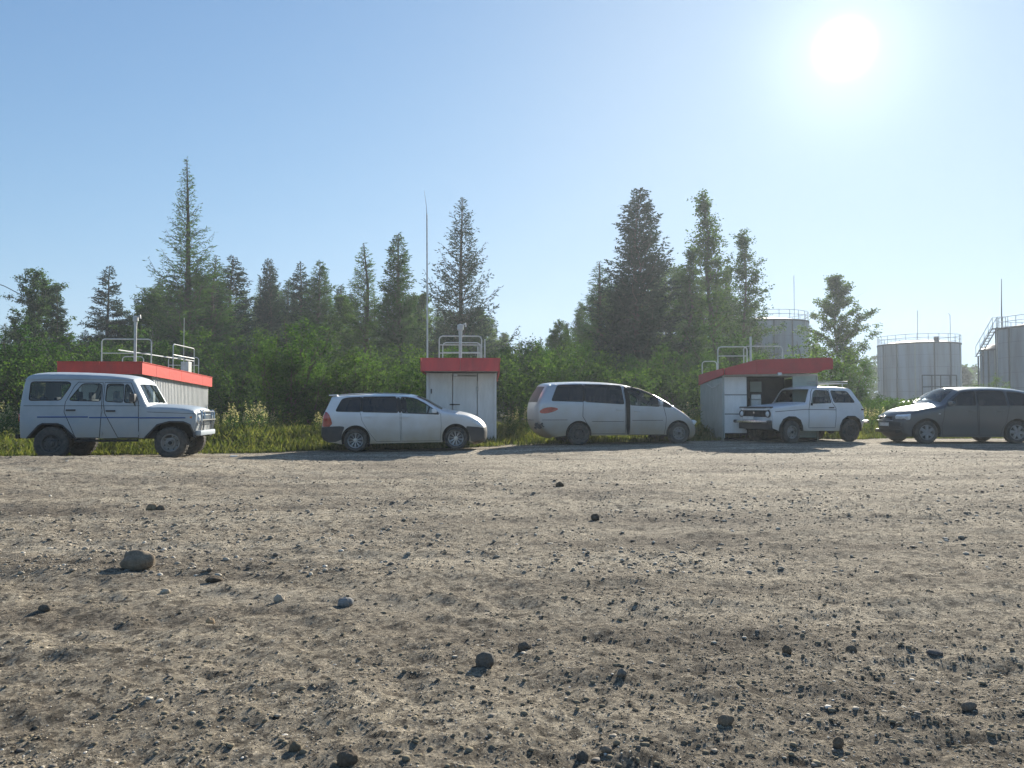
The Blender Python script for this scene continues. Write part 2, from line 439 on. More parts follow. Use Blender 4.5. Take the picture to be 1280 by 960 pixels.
def stonemat():
    m, n, l = mat('mixed_pebbles')
    out = n.new('ShaderNodeOutputMaterial'); b = n.new('ShaderNodeBsdfPrincipled'); l.new(b.outputs[0], out.inputs[0])
    b.inputs['Roughness'].default_value = 0.85
    g = n.new('ShaderNodeNewGeometry')
    rp = ramp(n, [(0.0, (0.12, 0.10, 0.08)), (0.3, (0.24, 0.20, 0.155)), (0.7, (0.38, 0.325, 0.245)), (0.93, (0.50, 0.44, 0.35)), (1.0, (0.72, 0.66, 0.57))])
    l.new(g.outputs['Random Per Island'], rp.inputs[0])
    t = n.new('ShaderNodeTexCoord'); nz = n.new('ShaderNodeTexNoise'); nz.inputs['Scale'].default_value = 90; nz.inputs['Detail'].default_value = 3
    l.new(t.outputs['Object'], nz.inputs['Vector'])
    rp2 = ramp(n, [(0.3, (0.7, 0.7, 0.7)), (0.7, (1.15, 1.15, 1.15))]); l.new(nz.outputs['Fac'], rp2.inputs[0])
    x = n.new('ShaderNodeMix'); x.data_type = 'RGBA'; x.blend_type = 'MULTIPLY'; x.inputs[0].default_value = 1
    l.new(rp.outputs[0], x.inputs[6]); l.new(rp2.outputs[0], x.inputs[7]); l.new(x.outputs[2], b.inputs['Base Color'])
    return m
M['stones'] = stonemat()

# ------------------------------------------------------------------ terrain
VX = np.array([-400, -16, -12, -7, -4, -0.8, 3, 8, 20, 400.]); VY = np.array([16.5, 17.7, 18.5, 19.9, 21.2, 22.5, 23.2, 24.6, 26.0, 30])
def verge_y(x): return np.interp(x, VX, VY)
def G(x, y):
    """smooth ground height"""
    x = np.asarray(x, float); y = np.asarray(y, float)
    hump = 0.20 * np.exp(-((y - 13.2) / 2.6) ** 2) * np.clip((-3.5 - x) / 4.0, 0, 1)
    lift = 0.045 * np.clip((x - 3) / 4, 0, 1) * np.clip((y - 14) / 6, 0, 1)
    lift = lift - 0.10 * np.clip((1.5 - x) / 4.0, 0, 1) * np.clip((y - 14.5) / 2.5, 0, 1) * np.clip((40 - y) / 10, 0, 1)
    und = 0.05 * fbm(x * 0.22 + 3, y * 0.3, 2, 5) * np.clip(y / 6, 0, 1) * np.clip((17 - y) / 3, 0, 1)
    return hump + lift + und
def Gf(x, y): return float(G(np.array([x]), np.array([y]))[0])
TRACKS = [(6.6, 0.16, 0.004, 0.8), (8.1, 0.15, 0.004, 0.8), (10.8, -0.05, 0.010, 1.0), (12.3, -0.05, 0.010, 1.0), (15.2, 0.03, 0.0, 0.8), (16.6, 0.03, 0.0, 0.8), (4.3, -0.10, 0.02, 0.7), (5.6, -0.12, 0.02, 0.6), (9.4, 0.10, -0.012, 0.7)]
def ruts(x, y):
    h = 0; t = 0
    for c, a, b, k in TRACKS:
        q = (y - (c + a * x + b * x * x + 0.12 * np.sin(x * 0.7 + c)))
        h = h - 0.020 * k * np.exp(-(q / 0.13) ** 2) + 0.010 * k * (np.exp(-((q - 0.24) / 0.09) ** 2) + np.exp(-((q + 0.24) / 0.09) ** 2)); t = t + k * np.exp(-(q / 0.18) ** 2)
    return h * (0.6 + fbm(x * 0.8, y * 0.5, 2, 55)), t
rows = np.concatenate([[-400, -60, -15, -4, -1, 0.4, 1.0], np.geomspace(1.4, 30, 300), np.geomspace(31, 900, 40)])
ui = np.linspace(-1, 1, 400)
us = np.concatenate([[-60, -20, -6, -3, -1.8, -1.3], ui, [1.3, 1.8, 3, 6, 20, 60]])
YY, UU = np.meshgrid(rows, us, indexing='ij')
XX = UU * np.maximum(4.0, 0.75 * np.clip(YY, 0, 60) + 2.0)
det = np.clip((24 - YY) / 6, 0, 1) * np.clip(YY, 0, 1)
near = np.clip((9 - YY) / 6, 0, 1)
rut = fbm(XX * 0.12 + 0.02 * YY, YY * 1.1 + 0.1 * XX, 3, 33)
RH, RT = ruts(XX, YY)
ZZ = G(XX, YY) + det * RH + det * (0.030 * fbm(XX * 1.1, YY * 1.6, 3, 41) + 0.022 * rut + 0.036 * fbm(XX * 5, YY * 6, 3, 9)) + near * 0.015 * fbm(XX * 18, YY * 20, 2, 71)
nr, nc = XX.shape
idx = np.arange(nr * nc).reshape(nr, nc)
Fg = np.stack([idx[:-1, :-1], idx[:-1, 1:], idx[1:, 1:], idx[1:, :-1]], -1).reshape(-1, 4)
ground = np_mesh('ground', np.stack([XX, YY, ZZ], -1).reshape(-1, 3), Fg, 4, M['ground'], smooth=True)
vf = np.clip((YY - verge_y(XX) + 0.9 * fbm(XX * 1.4, YY * 1.4, 3, 3)) / 0.6, 0, 1)
at = ground.data.attributes.new('verge', 'FLOAT', 'POINT'); at.data.foreach_set('value', vf.ravel().astype(np.float32))
at2 = ground.data.attributes.new('track', 'FLOAT', 'POINT'); at2.data.foreach_set('value', (np.clip(RT, 0, 1) * (0.5 + fbm(XX * 0.9, YY * 0.9, 3, 57))).ravel().astype(np.float32))
tag(ground, kind='structure')
def ground_z(x, y):
    x = np.asarray(x, float); y = np.asarray(y, float)
    dt = np.clip((24 - y) / 6, 0, 1) * np.clip(y, 0, 1); nr_ = np.clip((9 - y) / 6, 0, 1)
    rt = fbm(x * 0.12 + 0.02 * y, y * 1.1 + 0.1 * x, 3, 33)
    return G(x, y) + dt * ruts(x, y)[0] + dt * (0.030 * fbm(x * 1.1, y * 1.6, 3, 41) + 0.022 * rt + 0.036 * fbm(x * 5, y * 6, 3, 9)) + nr_ * 0.015 * fbm(x * 18, y * 20, 2, 71)

# pebbles -------------------------------------------------------------------
def ico(sub):
    if sub == 0:
        V = np.array([(1, 0, 0), (0, 1, 0), (-1, 0, 0), (0, -1, 0), (0, 0, 1), (0, 0, -1)], float) * 1.15
        return V, np.array([(0, 1, 4), (1, 2, 4), (2, 3, 4), (3, 0, 4), (1, 0, 5), (2, 1, 5), (3, 2, 5), (0, 3, 5)])
    bm = bmesh.new(); bmesh.ops.create_icosphere(bm, subdivisions=sub, radius=1)
    V = np.array([v.co[:] for v in bm.verts]); F = np.array([[v.index for v in f.verts] for f in bm.faces]); bm.free()
    return V, F
def rock_shapes(sub, k, seed):
    V, F = ico(sub); r = np.random.default_rng(seed); out = []
    for i in range(k):
        off = r.uniform(0, 50, 3)
        d = 1 + 0.62 * vnoise(V[:, 0] * 1.5 + off[0], V[:, 1] * 1.3 + V[:, 2] * 0.9 + off[1], i) + 0.40 * vnoise(V[:, 2] * 2.6 + off[2], V[:, 0] * 2.1 - V[:, 1], i + 9)
        out.append(V * d[:, None] * np.array([1, r.uniform(0.55, 0.95), r.uniform(0.30, 0.62)]))
    return out, F
def scatter_stones(name, n, d0, d1, smin, smax, sub, power, seed, mask=0.0):
    r = np.random.default_rng(seed)
    d = d0 * (d1 / d0) ** r.uniform(0, 1, n * 3)
    x = r.uniform(-1, 1, n * 3) * (0.72 * d + 0.6)
    dens = fbm(x * 0.5 + 0.1 * d, d * 0.9, 4, 77)
    keep = (dens + mask + 0.55 * r.uniform(-1, 1, n * 3)) > 0
    d, x = d[keep][:n], x[keep][:n]; n = len(d)
    s = smin * (smax / smin) ** (r.uniform(0, 1, n) ** power)
    shapes, F = rock_shapes(sub, 10, seed + 1)
    z = ground_z(x, d)
    a = r.uniform(0, 2 * np.pi, n); ca, sa = np.cos(a), np.sin(a)
    k = r.integers(0, 10, n); nv = len(shapes[0])
    B = np.stack(shapes)[k] * s[:, None, None]
    Vx = B[..., 0] * ca[:, None] - B[..., 1] * sa[:, None] + x[:, None]
    Vy = B[..., 0] * sa[:, None] + B[..., 1] * ca[:, None] + d[:, None]
    Vz = B[..., 2] + (z + s * r.uniform(-0.1, 0.3, n))[:, None]
    V = np.stack([Vx, Vy, Vz], -1).reshape(-1, 3)
    FF = (F[None] + (np.arange(n) * nv)[:, None, None]).reshape(-1, 3)
    return V, FF
parts = [scatter_stones('g', 2600, 1.7, 6.5, 0.0035, 0.014, 2, 4.5, 5, -0.05), scatter_stones('g', 70000, 1.7, 12, 0.0016, 0.0060, 0, 1.3, 6, 0.16),
         scatter_stones('g', 15000, 5, 21.5, 0.006, 0.030, 1, 3.8, 7, 0.0)]
Vs, Fs, o_ = [], [], 0
for V, F in parts:
    Vs.append(V); Fs.append(F + o_); o_ += len(V)
clods = scatter_stones('c', 34000, 2.1, 21.5, 0.0028, 0.015, 1, 3.2, 17, 0.07)
gravel = np_mesh('gravel', np.concatenate(Vs), np.concatenate(Fs), 3, M['stones'])
tag(gravel, 'loose grey and tan gravel strewn over the sandy parking ground', 'gravel', kind='stuff')

ROCKS = [  # px, py (base), width px, height px, colour, label
    (170, 711, 42, 22, (0.21, 0.19, 0.165), 'largest stone, long and rounded, lying on the left of the gravel beside dark grit'),
    (606, 831, 24, 18, (0.12, 0.125, 0.13), 'dark grey dome shaped stone near the middle of the foreground'),
    (655, 804, 17, 12, (0.13, 0.12, 0.11), 'small dark stone just above and right of the dome shaped one'),
    (432, 756, 20, 12, (0.22, 0.24, 0.27), 'bluish grey stone between the big tan stone and the dome shaped one'),
    (350, 751, 15, 10, (0.36, 0.34, 0.31), 'pale flat stone left of the bluish grey one'),
    (268, 724, 21, 8, (0.10, 0.09, 0.08), 'dark flat stone right of the biggest tan stone'),
    (190, 639, 14, 9, (0.24, 0.20, 0.15), 'tan pebble with a darker one beside it, behind the biggest stone'),
    (201, 639, 11, 7, (0.12, 0.11, 0.10), 'dark pebble touching a tan one, behind the biggest stone'),
    (906, 910, 21, 14, (0.17, 0.15, 0.13), 'sunlit topped dark stone in the right foreground'),
    (435, 956, 27, 19, (0.11, 0.10, 0.09), 'angular dark clod at the bottom edge, left of centre'),
    (371, 939, 15, 12, (0.13, 0.12, 0.10), 'small dark stone left of the angular clod at the bottom edge'),
    (727, 946, 15, 13, (0.10, 0.10, 0.10), 'blackish stone near the bottom edge, right of centre'),
    (757, 939, 14, 9, (0.2, 0.18, 0.16), 'grey brown pebble just right of the blackish stone near the bottom edge'),
    (1044, 930, 14, 14, (0.15, 0.13, 0.11), 'upright brown stone low in the right foreground'),
    (1208, 885, 19, 11, (0.16, 0.15, 0.14), 'dark stone with a pale back near the right edge'),
    (981, 815, 12, 11, (0.14, 0.12, 0.10), 'round brown pebble in the right middle ground of the gravel'),
    (1062, 812, 14, 10, (0.13, 0.12, 0.11), 'dark pebble right of the round brown one'),
    (776, 849, 12, 9, (0.17, 0.17, 0.17), 'grey pebble in a loose cluster below the middle of the gravel'),
    (1166, 815, 20, 8, (0.13, 0.13, 0.14), 'long low dark stone at right in the gravel'),
    (744, 647, 11, 9, (0.10, 0.09, 0.08), 'dark lump of earth in front of the silver minivan'),
    (700, 611, 11, 6, (0.10, 0.09, 0.08), 'dark small lump nearest the silver minivan'),
    (58, 766, 16, 8, (0.11, 0.105, 0.10), 'dark flat stone near the left edge'),
    (265, 777, 11, 10, (0.33, 0.27, 0.2), 'small light tan pebble below the dark flat stone'),
    (208, 740, 12, 6, (0.42, 0.39, 0.34), 'pale flat chip below the biggest tan stone'),
]
def rock(px, py, w, h, colr, label, i):
    d = CAM_H * F_PX / (py - HOR)
    for _ in range(6): d = (CAM_H - Gf(X(px, d), d)) * F_PX / (py - HOR)
    wm, hm = w * d / F_PX, h * d / F_PX
    V, F = ico(4)
    s = i * 3.7
    dd = 1 + 0.42 * vnoise(V[:, 0] * 1.2 + s, V[:, 1] * 1.1 + V[:, 2] + s, i) + 0.12 * vnoise(V[:, 0] * 4 + V[:, 2] + s, V[:, 1] * 4 - V[:, 2], i + 3)
    dd += 0.16 * np.abs(vnoise(V[:, 0] * 2.3 + s, V[:, 2] * 2.6 - V[:, 1] * 1.7, i + 11)); dd += 0.035 * vnoise(V[:, 0] * 14 + V[:, 2] * 5, V[:, 1] * 14 + s, i + 5)
    V = V * dd[:, None]
    if i == 0: V[:, 2] += 0.16 * V[:, 0] ** 2; 
    ext = V.max(0) - V.min(0)
    V = V / ext * np.array([wm, wm * 0.78, hm * 1.28])
    V[:, 2] -= V[:, 2].min() + hm * 0.22
    colr = (colr[0] * 1.25 + .01, colr[1] * 1.12 + .005, colr[2] * 0.95)
    m = surf('stone_face', colr, tuple(v * 0.6 for v in colr), 0.92, spec=0.15, scale=18 if w > 30 else 30, bump=0.4, bscale=90)
    y = d + wm * 0.3
    o = mesh_obj('stone', V, F, m, smooth=True, loc=(X(px, d), y, float(ground_z(np.array([X(px, d)]), np.array([y]))[0]) - 0.004))
    tag(o, label, 'stone')
for i, a in enumerate(ROCKS): rock(*a, i)

M['soil'] = surf('crumbled_dark_soil', (0.15, 0.125, 0.09), (0.27, 0.23, 0.16), 0.95, scale=3, spec=0.1)
crumbs = np_mesh('soil_crumbs', clods[0], clods[1], 3, M['soil'])
tag(crumbs, 'small dark crumbs of earth scattered over the gravel', 'soil', kind='stuff')
# ------------------------------------------------------------------ vegetation
def tubes_np(paths, n=4):
    """paths: list of (pts Nx3, r0, r1) -> V,F quads"""
    mb = MB()
    for pts, r0, r1 in paths: mb.tube(pts, r0, n, r2=r1, cap=False)
    return mb
def leaves(C, D, L, W, r):
    """diamond leaves at C pointing along D"""
    n = len(C); D = D / (np.linalg.norm(D, axis=1, keepdims=True) + 1e-9)
    q = r.normal(size=(n, 3)); S = np.cross(D, q); S /= (np.linalg.norm(S, axis=1, keepdims=True) + 1e-9)
    N = np.cross(D, S)
    L = L[:, None]; W = W[:, None]
    V = np.stack([C, C + D * L * 0.45 + S * W * 0.5 + N * W * 0.12, C + D * L, C + D * L * 0.45 - S * W * 0.5 + N * W * 0.12], 1).reshape(-1, 3)
    return V
def quadidx(n): return np.arange(n * 4).reshape(n, 4)

def conifer(name, H, Rb, seed, mat_l, nb, el0, el1, tl, tw, twig=0.3, dens=1.0, shape=0.9, gap=0.0, bare=0.06, up=0.0):
    """tapered trunk, whorled limbs, needle tufts along twigs"""
    r = np.random.default_rng(seed)
    P = [(np.array([[0, 0, 0], [r.normal() * 0.05, r.normal() * 0.05, H * 0.4], [r.normal() * 0.06, r.normal() * 0.06, H * 0.75], [0, 0, H]]), 0.012 * H + 0.02, 0.012)]
    C, D, LL = [], [], []
    for b in range(nb):
        t = bare + (1 - bare) * ((b + r.uniform(0, 1)) / nb) ** 0.9
        if r.uniform() < gap: continue
        z = t * H
        prof = (1 - t) ** shape
        blen = Rb * prof * r.uniform(0.5, 1.15) + 0.05 + 0.10 * min(1.0, (1 - t) * 8)
        if t < 0.25: blen *= lerp(0.75, 1, t / 0.25)
        az = r.uniform(0, 2 * math.pi); el = R(lerp(el0, el1, t) + r.normal() * 8)
        dirh = np.array([math.cos(az), math.sin(az), 0])
        m = 6; ts = np.linspace(0, 1, m)
        pts = np.array([[0, 0, z]]) + blen * (ts[:, None] * (dirh * math.cos(el) + np.array([0, 0, math.sin(el)]))[None]) + np.array([0, 0, 1.0])[None] * (up * blen * ts[:, None] ** 2.2)
        pts[1:] += r.normal(size=(m - 1, 3)) * 0.035 * blen
        P.append((pts, 0.007 + 0.010 * blen, 0.004))
        side = np.array([-dirh[1], dirh[0], 0])
        nt = max(3 if t < 0.94 else 1, int(blen * 15 * dens))
        for q in range(nt):
            tt = 0.12 + 0.88 * (q + r.uniform()) / nt
            base = np.array([np.interp(tt, ts, pts[:, k]) for k in range(3)])
            sg = 1 if q % 2 else -1
            tlen = twig * blen * (1.1 - tt) * r.uniform(0.6, 1.3) + (0.10 if t < 0.94 else 0.03)
            td = side * sg * r.uniform(0.5, 1.0) + dirh * r.uniform(0.3, 0.9) + np.array([0, 0, r.uniform(-0.35, 0.25) + up * 0.6])
            td /= np.linalg.norm(td)
            k = max(3, int(tlen / tl * 3.6))
            s_ = (np.arange(k) + r.uniform(0, 1, k)) / k
            C.append(base[None] + td[None] * (s_ * tlen)[:, None]); 
            D.append(td[None] + r.normal(size=(k, 3)) * 0.55); LL.append(np.full(k, 1.0))
    C = np.concatenate(C); D = np.concatenate(D); n = len(C)
    V = leaves(C, D, tl * r.uniform(0.6, 1.25, n), tw * r.uniform(0.7, 1.3, n), r)
    root = thing(name, None, None)
    t_ = tubes_np(P, 5); t_.build('trunk', M['bark'], root, True, fix=False)
    np_mesh('crown', V, quadidx(n), 4, mat_l, root)
    return root, n

def broadleaf(name, H, Rb, seed, mat_l, bark, nb, tl, tw, per=26, bare=0.15, lean=0.5, clump=0.22, nstem=1, spread=0.0, taper=1.0):
    r = np.random.default_rng(seed)
    P = []; C = []
    for s in range(nstem):
        a = r.uniform(0, 2 * math.pi); sp = spread * r.uniform(0.3, 1.0)
        top = np.array([math.cos(a) * sp, math.sin(a) * sp, H * (1 if nstem == 1 else r.uniform(0.7, 1.0))])
        m = 7; ts = np.linspace(0, 1, m)
        tr = ts[:, None] ** np.array([1.4, 1.4, 1.0])[None] * top[None]; tr[1:] += r.normal(size=(m - 1, 3)) * 0.015 * H * np.array([1, 1, 0.2])
        P.append((tr, (0.010 * H + 0.015) / (1 if nstem == 1 else 1.7), 0.006))
        for b in range(nb):
            t = bare + (1 - bare) * r.uniform(0, 1) ** 0.9
            base = np.array([np.interp(t, ts, tr[:, k]) for k in range(3)])
            prof = (math.sin(math.pi * min(1, (t - bare) / (1 - bare) * 0.80 + 0.16)) ** 0.7) * taper + (1 - taper) * (1 - t)
            blen = max(0.12, Rb * prof * r.uniform(0.45, 1.15) * (1.0 if nstem == 1 else 0.6))
            az = r.uniform(0, 2 * math.pi); el = R(lerp(25, 65, t) * lean * 2 * r.uniform(0.6, 1.2))
            dv = np.array([math.cos(az) * math.cos(el), math.sin(az) * math.cos(el), math.sin(el)])
            k = 5; tb = np.linspace(0, 1, k)
            bp = base[None] + dv[None] * (tb * blen)[:, None]; bp[1:] += r.normal(size=(k - 1, 3)) * 0.05 * blen
            bp[:, 2] -= 0.12 * blen * tb ** 2
            P.append((bp, 0.006 + 0.007 * blen, 0.003))
            nsub = max(2, int(blen * 5))
            for q in range(nsub):
                tt = 0.25 + 0.75 * r.uniform()
                c0 = np.array([np.interp(tt, tb, bp[:, i]) for i in range(3)])
                sdv = dv + r.normal(size=3) * 0.7; sdv /= np.linalg.norm(sdv)
                sl = clump * r.uniform(0.5, 1.6)
                kk = int(per * r.uniform(0.5, 1.3)); s_ = r.uniform(0, 1, kk)
                C.append(c0[None] + sdv[None] * (s_ * sl)[:, None] + r.normal(size=(kk, 3)) * clump * 0.33)
    C = np.concatenate(C); n = len(C)
    C = C[C[:, 2] > 0.02]; n = len(C)
    D = r.normal(size=(n, 3)) + np.array([0, 0, -0.3])
    V = leaves(C, D, tl * r.uniform(0.6, 1.3, n), tw * r.uniform(0.7, 1.3, n), r)
    root = thing(name, None, None)
    tubes_np(P, 4).build('trunk' if nstem == 1 else 'stem', bark, root, True, fix=False)
    np_mesh('crown' if nstem == 1 else 'foliage', V, quadidx(n), 4, mat_l, root)
    return root, n

PROTO = {}
tot = 0
def reg(key, pr, H):
    global tot
    PROTO[key] = [pr[0], H, False]; tot += pr[1] * 2
    print('proto', key, pr[1])
# larch: open, upswept tips
reg('larchA', conifer('larch_tree', 12, 3.7, 1, M['larch'], 250, 5, 45, 0.13, 0.034, 0.30, 0.75, 1.45, 0.05, 0.04, 0.35), 12)
reg('larchB', conifer('larch_tree', 10, 1.8, 2, M['larch'], 230, 5, 50, 0.12, 0.036, 0.36, 0.95, 1.0, 0.04, 0.04, 0.30), 10)
reg('larchC', conifer('larch_tree', 10, 1.6, 3, M['larch'], 240, 0, 45, 0.13, 0.044, 0.40, 1.3, 0.72, 0.04, 0.04, 0.30), 10)
reg('pine', conifer('pine_tree', 11, 2.9, 4, M['spruce'], 190, 0, 50, 0.15, 0.048, 0.30, 0.70, 0.95, 0.08, 0.08, 0.45), 11)
reg('pineD', conifer('pine_tree', 11, 2.3, 14, M['spruce'], 260, 0, 45, 0.15, 0.062, 0.36, 1.0, 0.66, 0.02, 0.08, 0.25), 11)
reg('spruce', conifer('spruce_tree', 9, 2.3, 5, M['spruce'], 190, -14, 22, 0.15, 0.052, 0.36, 1.1, 0.85, 0.05, 0.04, 0.05), 9)
reg('spruceN', conifer('spruce_tree', 9, 1.8, 6, M['spruce'], 200, -10, 25, 0.14, 0.055, 0.40, 1.2, 0.75, 0.02, 0.04, 0.1), 9)
reg('birchA', broadleaf('birch_tree', 9, 2.0, 7, M['birch'], M['birchbark'], 150, 0.10, 0.072, 30, 0.12, 0.55), 9)
reg('birchB', broadleaf('birch_tree', 9, 2.5, 8, M['birch'], M['birchbark'], 150, 0.10, 0.072, 30, 0.12, 0.5, taper=0.8), 9)
reg('aspenN', broadleaf('aspen_tree', 9, 1.35, 9, M['birch'], M['bark'], 135, 0.085, 0.062, 22, 0.06, 0.62, clump=0.2), 9)
reg('bushA', broadleaf('willow_bush', 3.6, 1.1, 10, M['bushl'], M['bark'], 17, 0.068, 0.042, 27, 0.05, 0.5, clump=0.21, nstem=9, spread=1.2), 3.6)
reg('bushB', broadleaf('willow_bush', 3.2, 1.0, 11, M['bushl'], M['bark'], 16, 0.065, 0.040, 27, 0.05, 0.45, clump=0.19, nstem=9, spread=1.4), 3.2)
reg('bushC', broadleaf('willow_bush', 3.0, 1.0, 12, M['birch'], M['bark'], 16, 0.075, 0.05, 24, 0.04, 0.5, clump=0.22, nstem=8, spread=1.1), 3.0)
print('foliage tris', tot)

def plant(key, px, top, d, label, cat, group=None, wid=1.0, seed=None):
    p, H, used = PROTO[key]
    d = d * 1.75 if cat == 'tree' else d * 1.22 + (3.0 if (d < 34 and 60 < px < 275) else 0.0)
    wid *= (1.0 if cat == 'tree' else 1.15)
    if used: o = copy_tree(p)
    else: o = p; PROTO[key][2] = True
    for k in ('group',):
        if k in o: del o[k]
    x = X(px, d); gz = 0.0
    h = Z(top, d) - gz
    s = h / H
    o.location = (x, d, gz - 0.05); o.scale = (s * wid, s * wid, s)
    o.rotation_euler = (random.uniform(-0.02, 0.02), random.uniform(-0.02, 0.02), random.uniform(0, 6.28) if seed is None else seed)
    tag(o, label, cat, group)
    return o

TREES = [
    ('birchB', 42, 343, 34, 'broad leafy birch with pale crown at the left edge of the wood', 'tree', 1.0),
    ('spruceN', 72, 356, 33, 'slim dark spruce touching the right side of the broad leftmost birch', 'tree', 0.6),
    ('spruce', 133, 330, 40, 'dark isolated spruce with stepped limbs left of the tallest larch', 'tree', 1.0),
    ('larchA', 236, 196, 33, 'tallest larch, thin topped, rising behind the left red roofed kiosk', 'tree', 1.25),
    ('birchA', 188, 372, 36, 'green birch filling the gap left of the tallest larch', 'tree', 1.1),
    ('larchB', 266, 318, 34, 'short larch leaning against the right side of the tallest larch', 'tree', 1.1),
    ('spruceN', 291, 318, 38, 'dark pointed spruce just right of the tallest larch', 'tree', 1.0),
    ('pineD', 338, 322, 42, 'dark full crowned pine standing behind the light green bush', 'tree', 0.7),
    ('spruceN', 377, 328, 40, 'left one of two close pointed spruces behind the light green bush', 'tree', 0.85),
    ('larchC', 397, 324, 38, 'right one of two close pointed conifers behind the light green bush', 'tree', 0.9),
    ('birchA', 425, 372, 37, 'low round birch between the pair of conifers and the larches behind the estate car', 'tree', 0.9),
    ('larchB', 459, 303, 34, 'slender larch above the roof of the white estate car', 'tree', 1.0),
    ('larchC', 495, 290, 33, 'slender larch left of the tall aerial, taller of the two above the estate car', 'tree', 0.9),
    ('birchA', 525, 370, 40, 'small dark birch seen directly left of the tall aerial', 'tree', 0.7),
    ('pine', 574, 244, 34, 'tall open pine right of the aerial, behind the middle kiosk', 'tree', 0.95),
    ('birchB', 700, 405, 36, 'loose birch left of the dense tall pine, above the silver minivan', 'tree', 0.8),
    ('larchB', 752, 326, 35, 'airy larch leaning on the left side of the dense tall pine', 'tree', 1.3),
    ('pineD', 797, 234, 34, 'densest tall pine, broad and dark, right of the silver minivan roof', 'tree', 1.05),
    ('aspenN', 860, 314, 36, 'light aspen between the dense tall pine and the tallest aspen', 'tree', 1.25),
    ('aspenN', 893, 250, 34, 'tallest aspen, see through and narrow, behind the right kiosk', 'tree', 0.95),
    ('aspenN', 936, 297, 35, 'narrow aspen left of the storage tank, with a sparse top', 'tree', 1.0),
    ('birchA', 1046, 347, 38, 'solitary dark birch between two storage tanks', 'tree', 1.0),
    ('birchB', 1018, 446, 40, 'short birch at the foot of the solitary dark birch', 'tree', 0.7),
]
WK = dict(larchB=1.55, larchC=1.5, spruceN=1.35, spruce=1.15, pineD=1.25, pine=1.2, birchA=1.35, birchB=1.2, aspenN=1.45, larchA=1.0)
for k, px, top, d, lab, cat, wid in TREES: plant(k, px, top, d, lab, cat, None, wid * WK[k])

BUSH = [
    ('bushA', 6, 398, 27, 1.1), ('bushB', 40, 424, 27, 1.0), ('bushC', 95, 415, 30, 1.2), ('bushA', 62, 446, 26, 0.9), ('bushC', 150, 408, 33, 1.1), 
    ('bushB', 288, 402, 31, 1.0), ('bushA', 342, 416, 23.6, 0.9), ('bushA', 362, 396, 23.2, 1.1), ('bushB', 392, 438, 23.4, 1.0), ('bushC', 420, 445, 23.8, 1.1),
    ('bushC', 452, 436, 24, 1.1), ('bushB', 490, 445, 29, 1.0), ('bushC', 520, 442, 30, 1.0), ('bushA', 560, 430, 32, 1.0), ('bushB', 605, 425, 31, 1.0),
    ('bushA', 642, 430, 30, 1.0), ('bushC', 672, 422, 31, 1.0), ('bushB', 705, 418, 29, 1.0), ('bushC', 735, 425, 30, 1.0), ('bushA', 770, 440, 28, 1.0),
    ('bushB', 805, 438, 30, 1.0), ('bushC', 838, 430, 29, 1.0), ('bushA', 868, 436, 30, 0.9), ('bushC', 900, 400, 33, 0.9), ('bushA', 950, 436, 32, 1.0), ('bushB', 985, 440, 31, 1.0),
    ('bushC', 1030, 420, 33, 1.0), ('bushB', 1060, 445, 31, 0.9), ('bushA', 1045, 480, 28, 0.9),
    ('bushC', 1092, 492, 29, 1.3), ('bushA', 1108, 494, 31, 1.3), ('bushB', 1138, 497, 30, 1.3), ('bushC', 1165, 499, 29, 1.3), ('bushB', 1099, 497, 26, 1.2), ('bushA', 1122, 500, 26.5, 1.2), ('bushC', 1150, 496, 27, 1.3), ('bushB', 1180, 503, 27, 1.2), ('bushA', 1210, 480, 36, 1.0), ('bushC', 1235, 470, 40, 1.0), ('bushB', 1262, 500, 30, 1.2),
    ('bushB', 235, 420, 33, 1.0), ('bushB', 185, 425, 34, 1.0), ('bushA', 1080, 486, 30, 0.8),
]
def zone(px):
    if px < 170: return 'leafy bush in the thicket behind the off-roader', 'bushes behind the off-roader'
    if px < 430: return 'leafy bush between left kiosk and estate car', 'bushes between left kiosk and estate car'
    if px < 640: return 'leafy bush in the thicket around the middle kiosk', 'bushes around the middle kiosk'
    if px > 1085: return 'low leafy bush in front of the tanks', 'low bushes in front of the tanks'
    if px < 870: return 'leafy bush in the thicket behind the minivan', 'bushes behind the minivan'
    return 'leafy bush behind the right kiosk', 'bushes behind the right kiosk'
ORD = ['leftmost', 'second from the left', 'third from the left', 'fourth from the left', 'fifth from the left', 'sixth from the left', 'seventh from the left', 'eighth from the left', 'ninth from the left', 'tenth from the left', 'eleventh from the left', 'twelfth from the left', 'thirteenth from the left', 'fourteenth from the left', 'fifteenth from the left', 'sixteenth from the left', 'seventeenth from the left', 'eighteenth from the left'] + [w + ' from the left' for w in ('nineteenth', 'twentieth', 'twenty-first', 'twenty-second', 'twenty-third', 'twenty-fourth', 'twenty-fifth')]
def ordinals(items, key):
    out = {}
    for it in sorted(items, key=key): out[it] = len(out)
    return out
cnt = {}
for k, px, top, d, wid in sorted(BUSH, key=lambda b: b[1]):
    lab, grp = zone(px)
    if px not in (362, 6):
        cnt[grp] = cnt.get(grp, 0) + 1; lab = lab + ', ' + ORD[cnt[grp] - 1]
    if px == 362: lab, grp = 'brightest light green bush, round topped, left of the estate car', None
    if px == 6: lab, grp = 'light green bush cut off by the left edge of the picture', None
    plant(k, px, top, d, lab, 'bush', grp, wid)

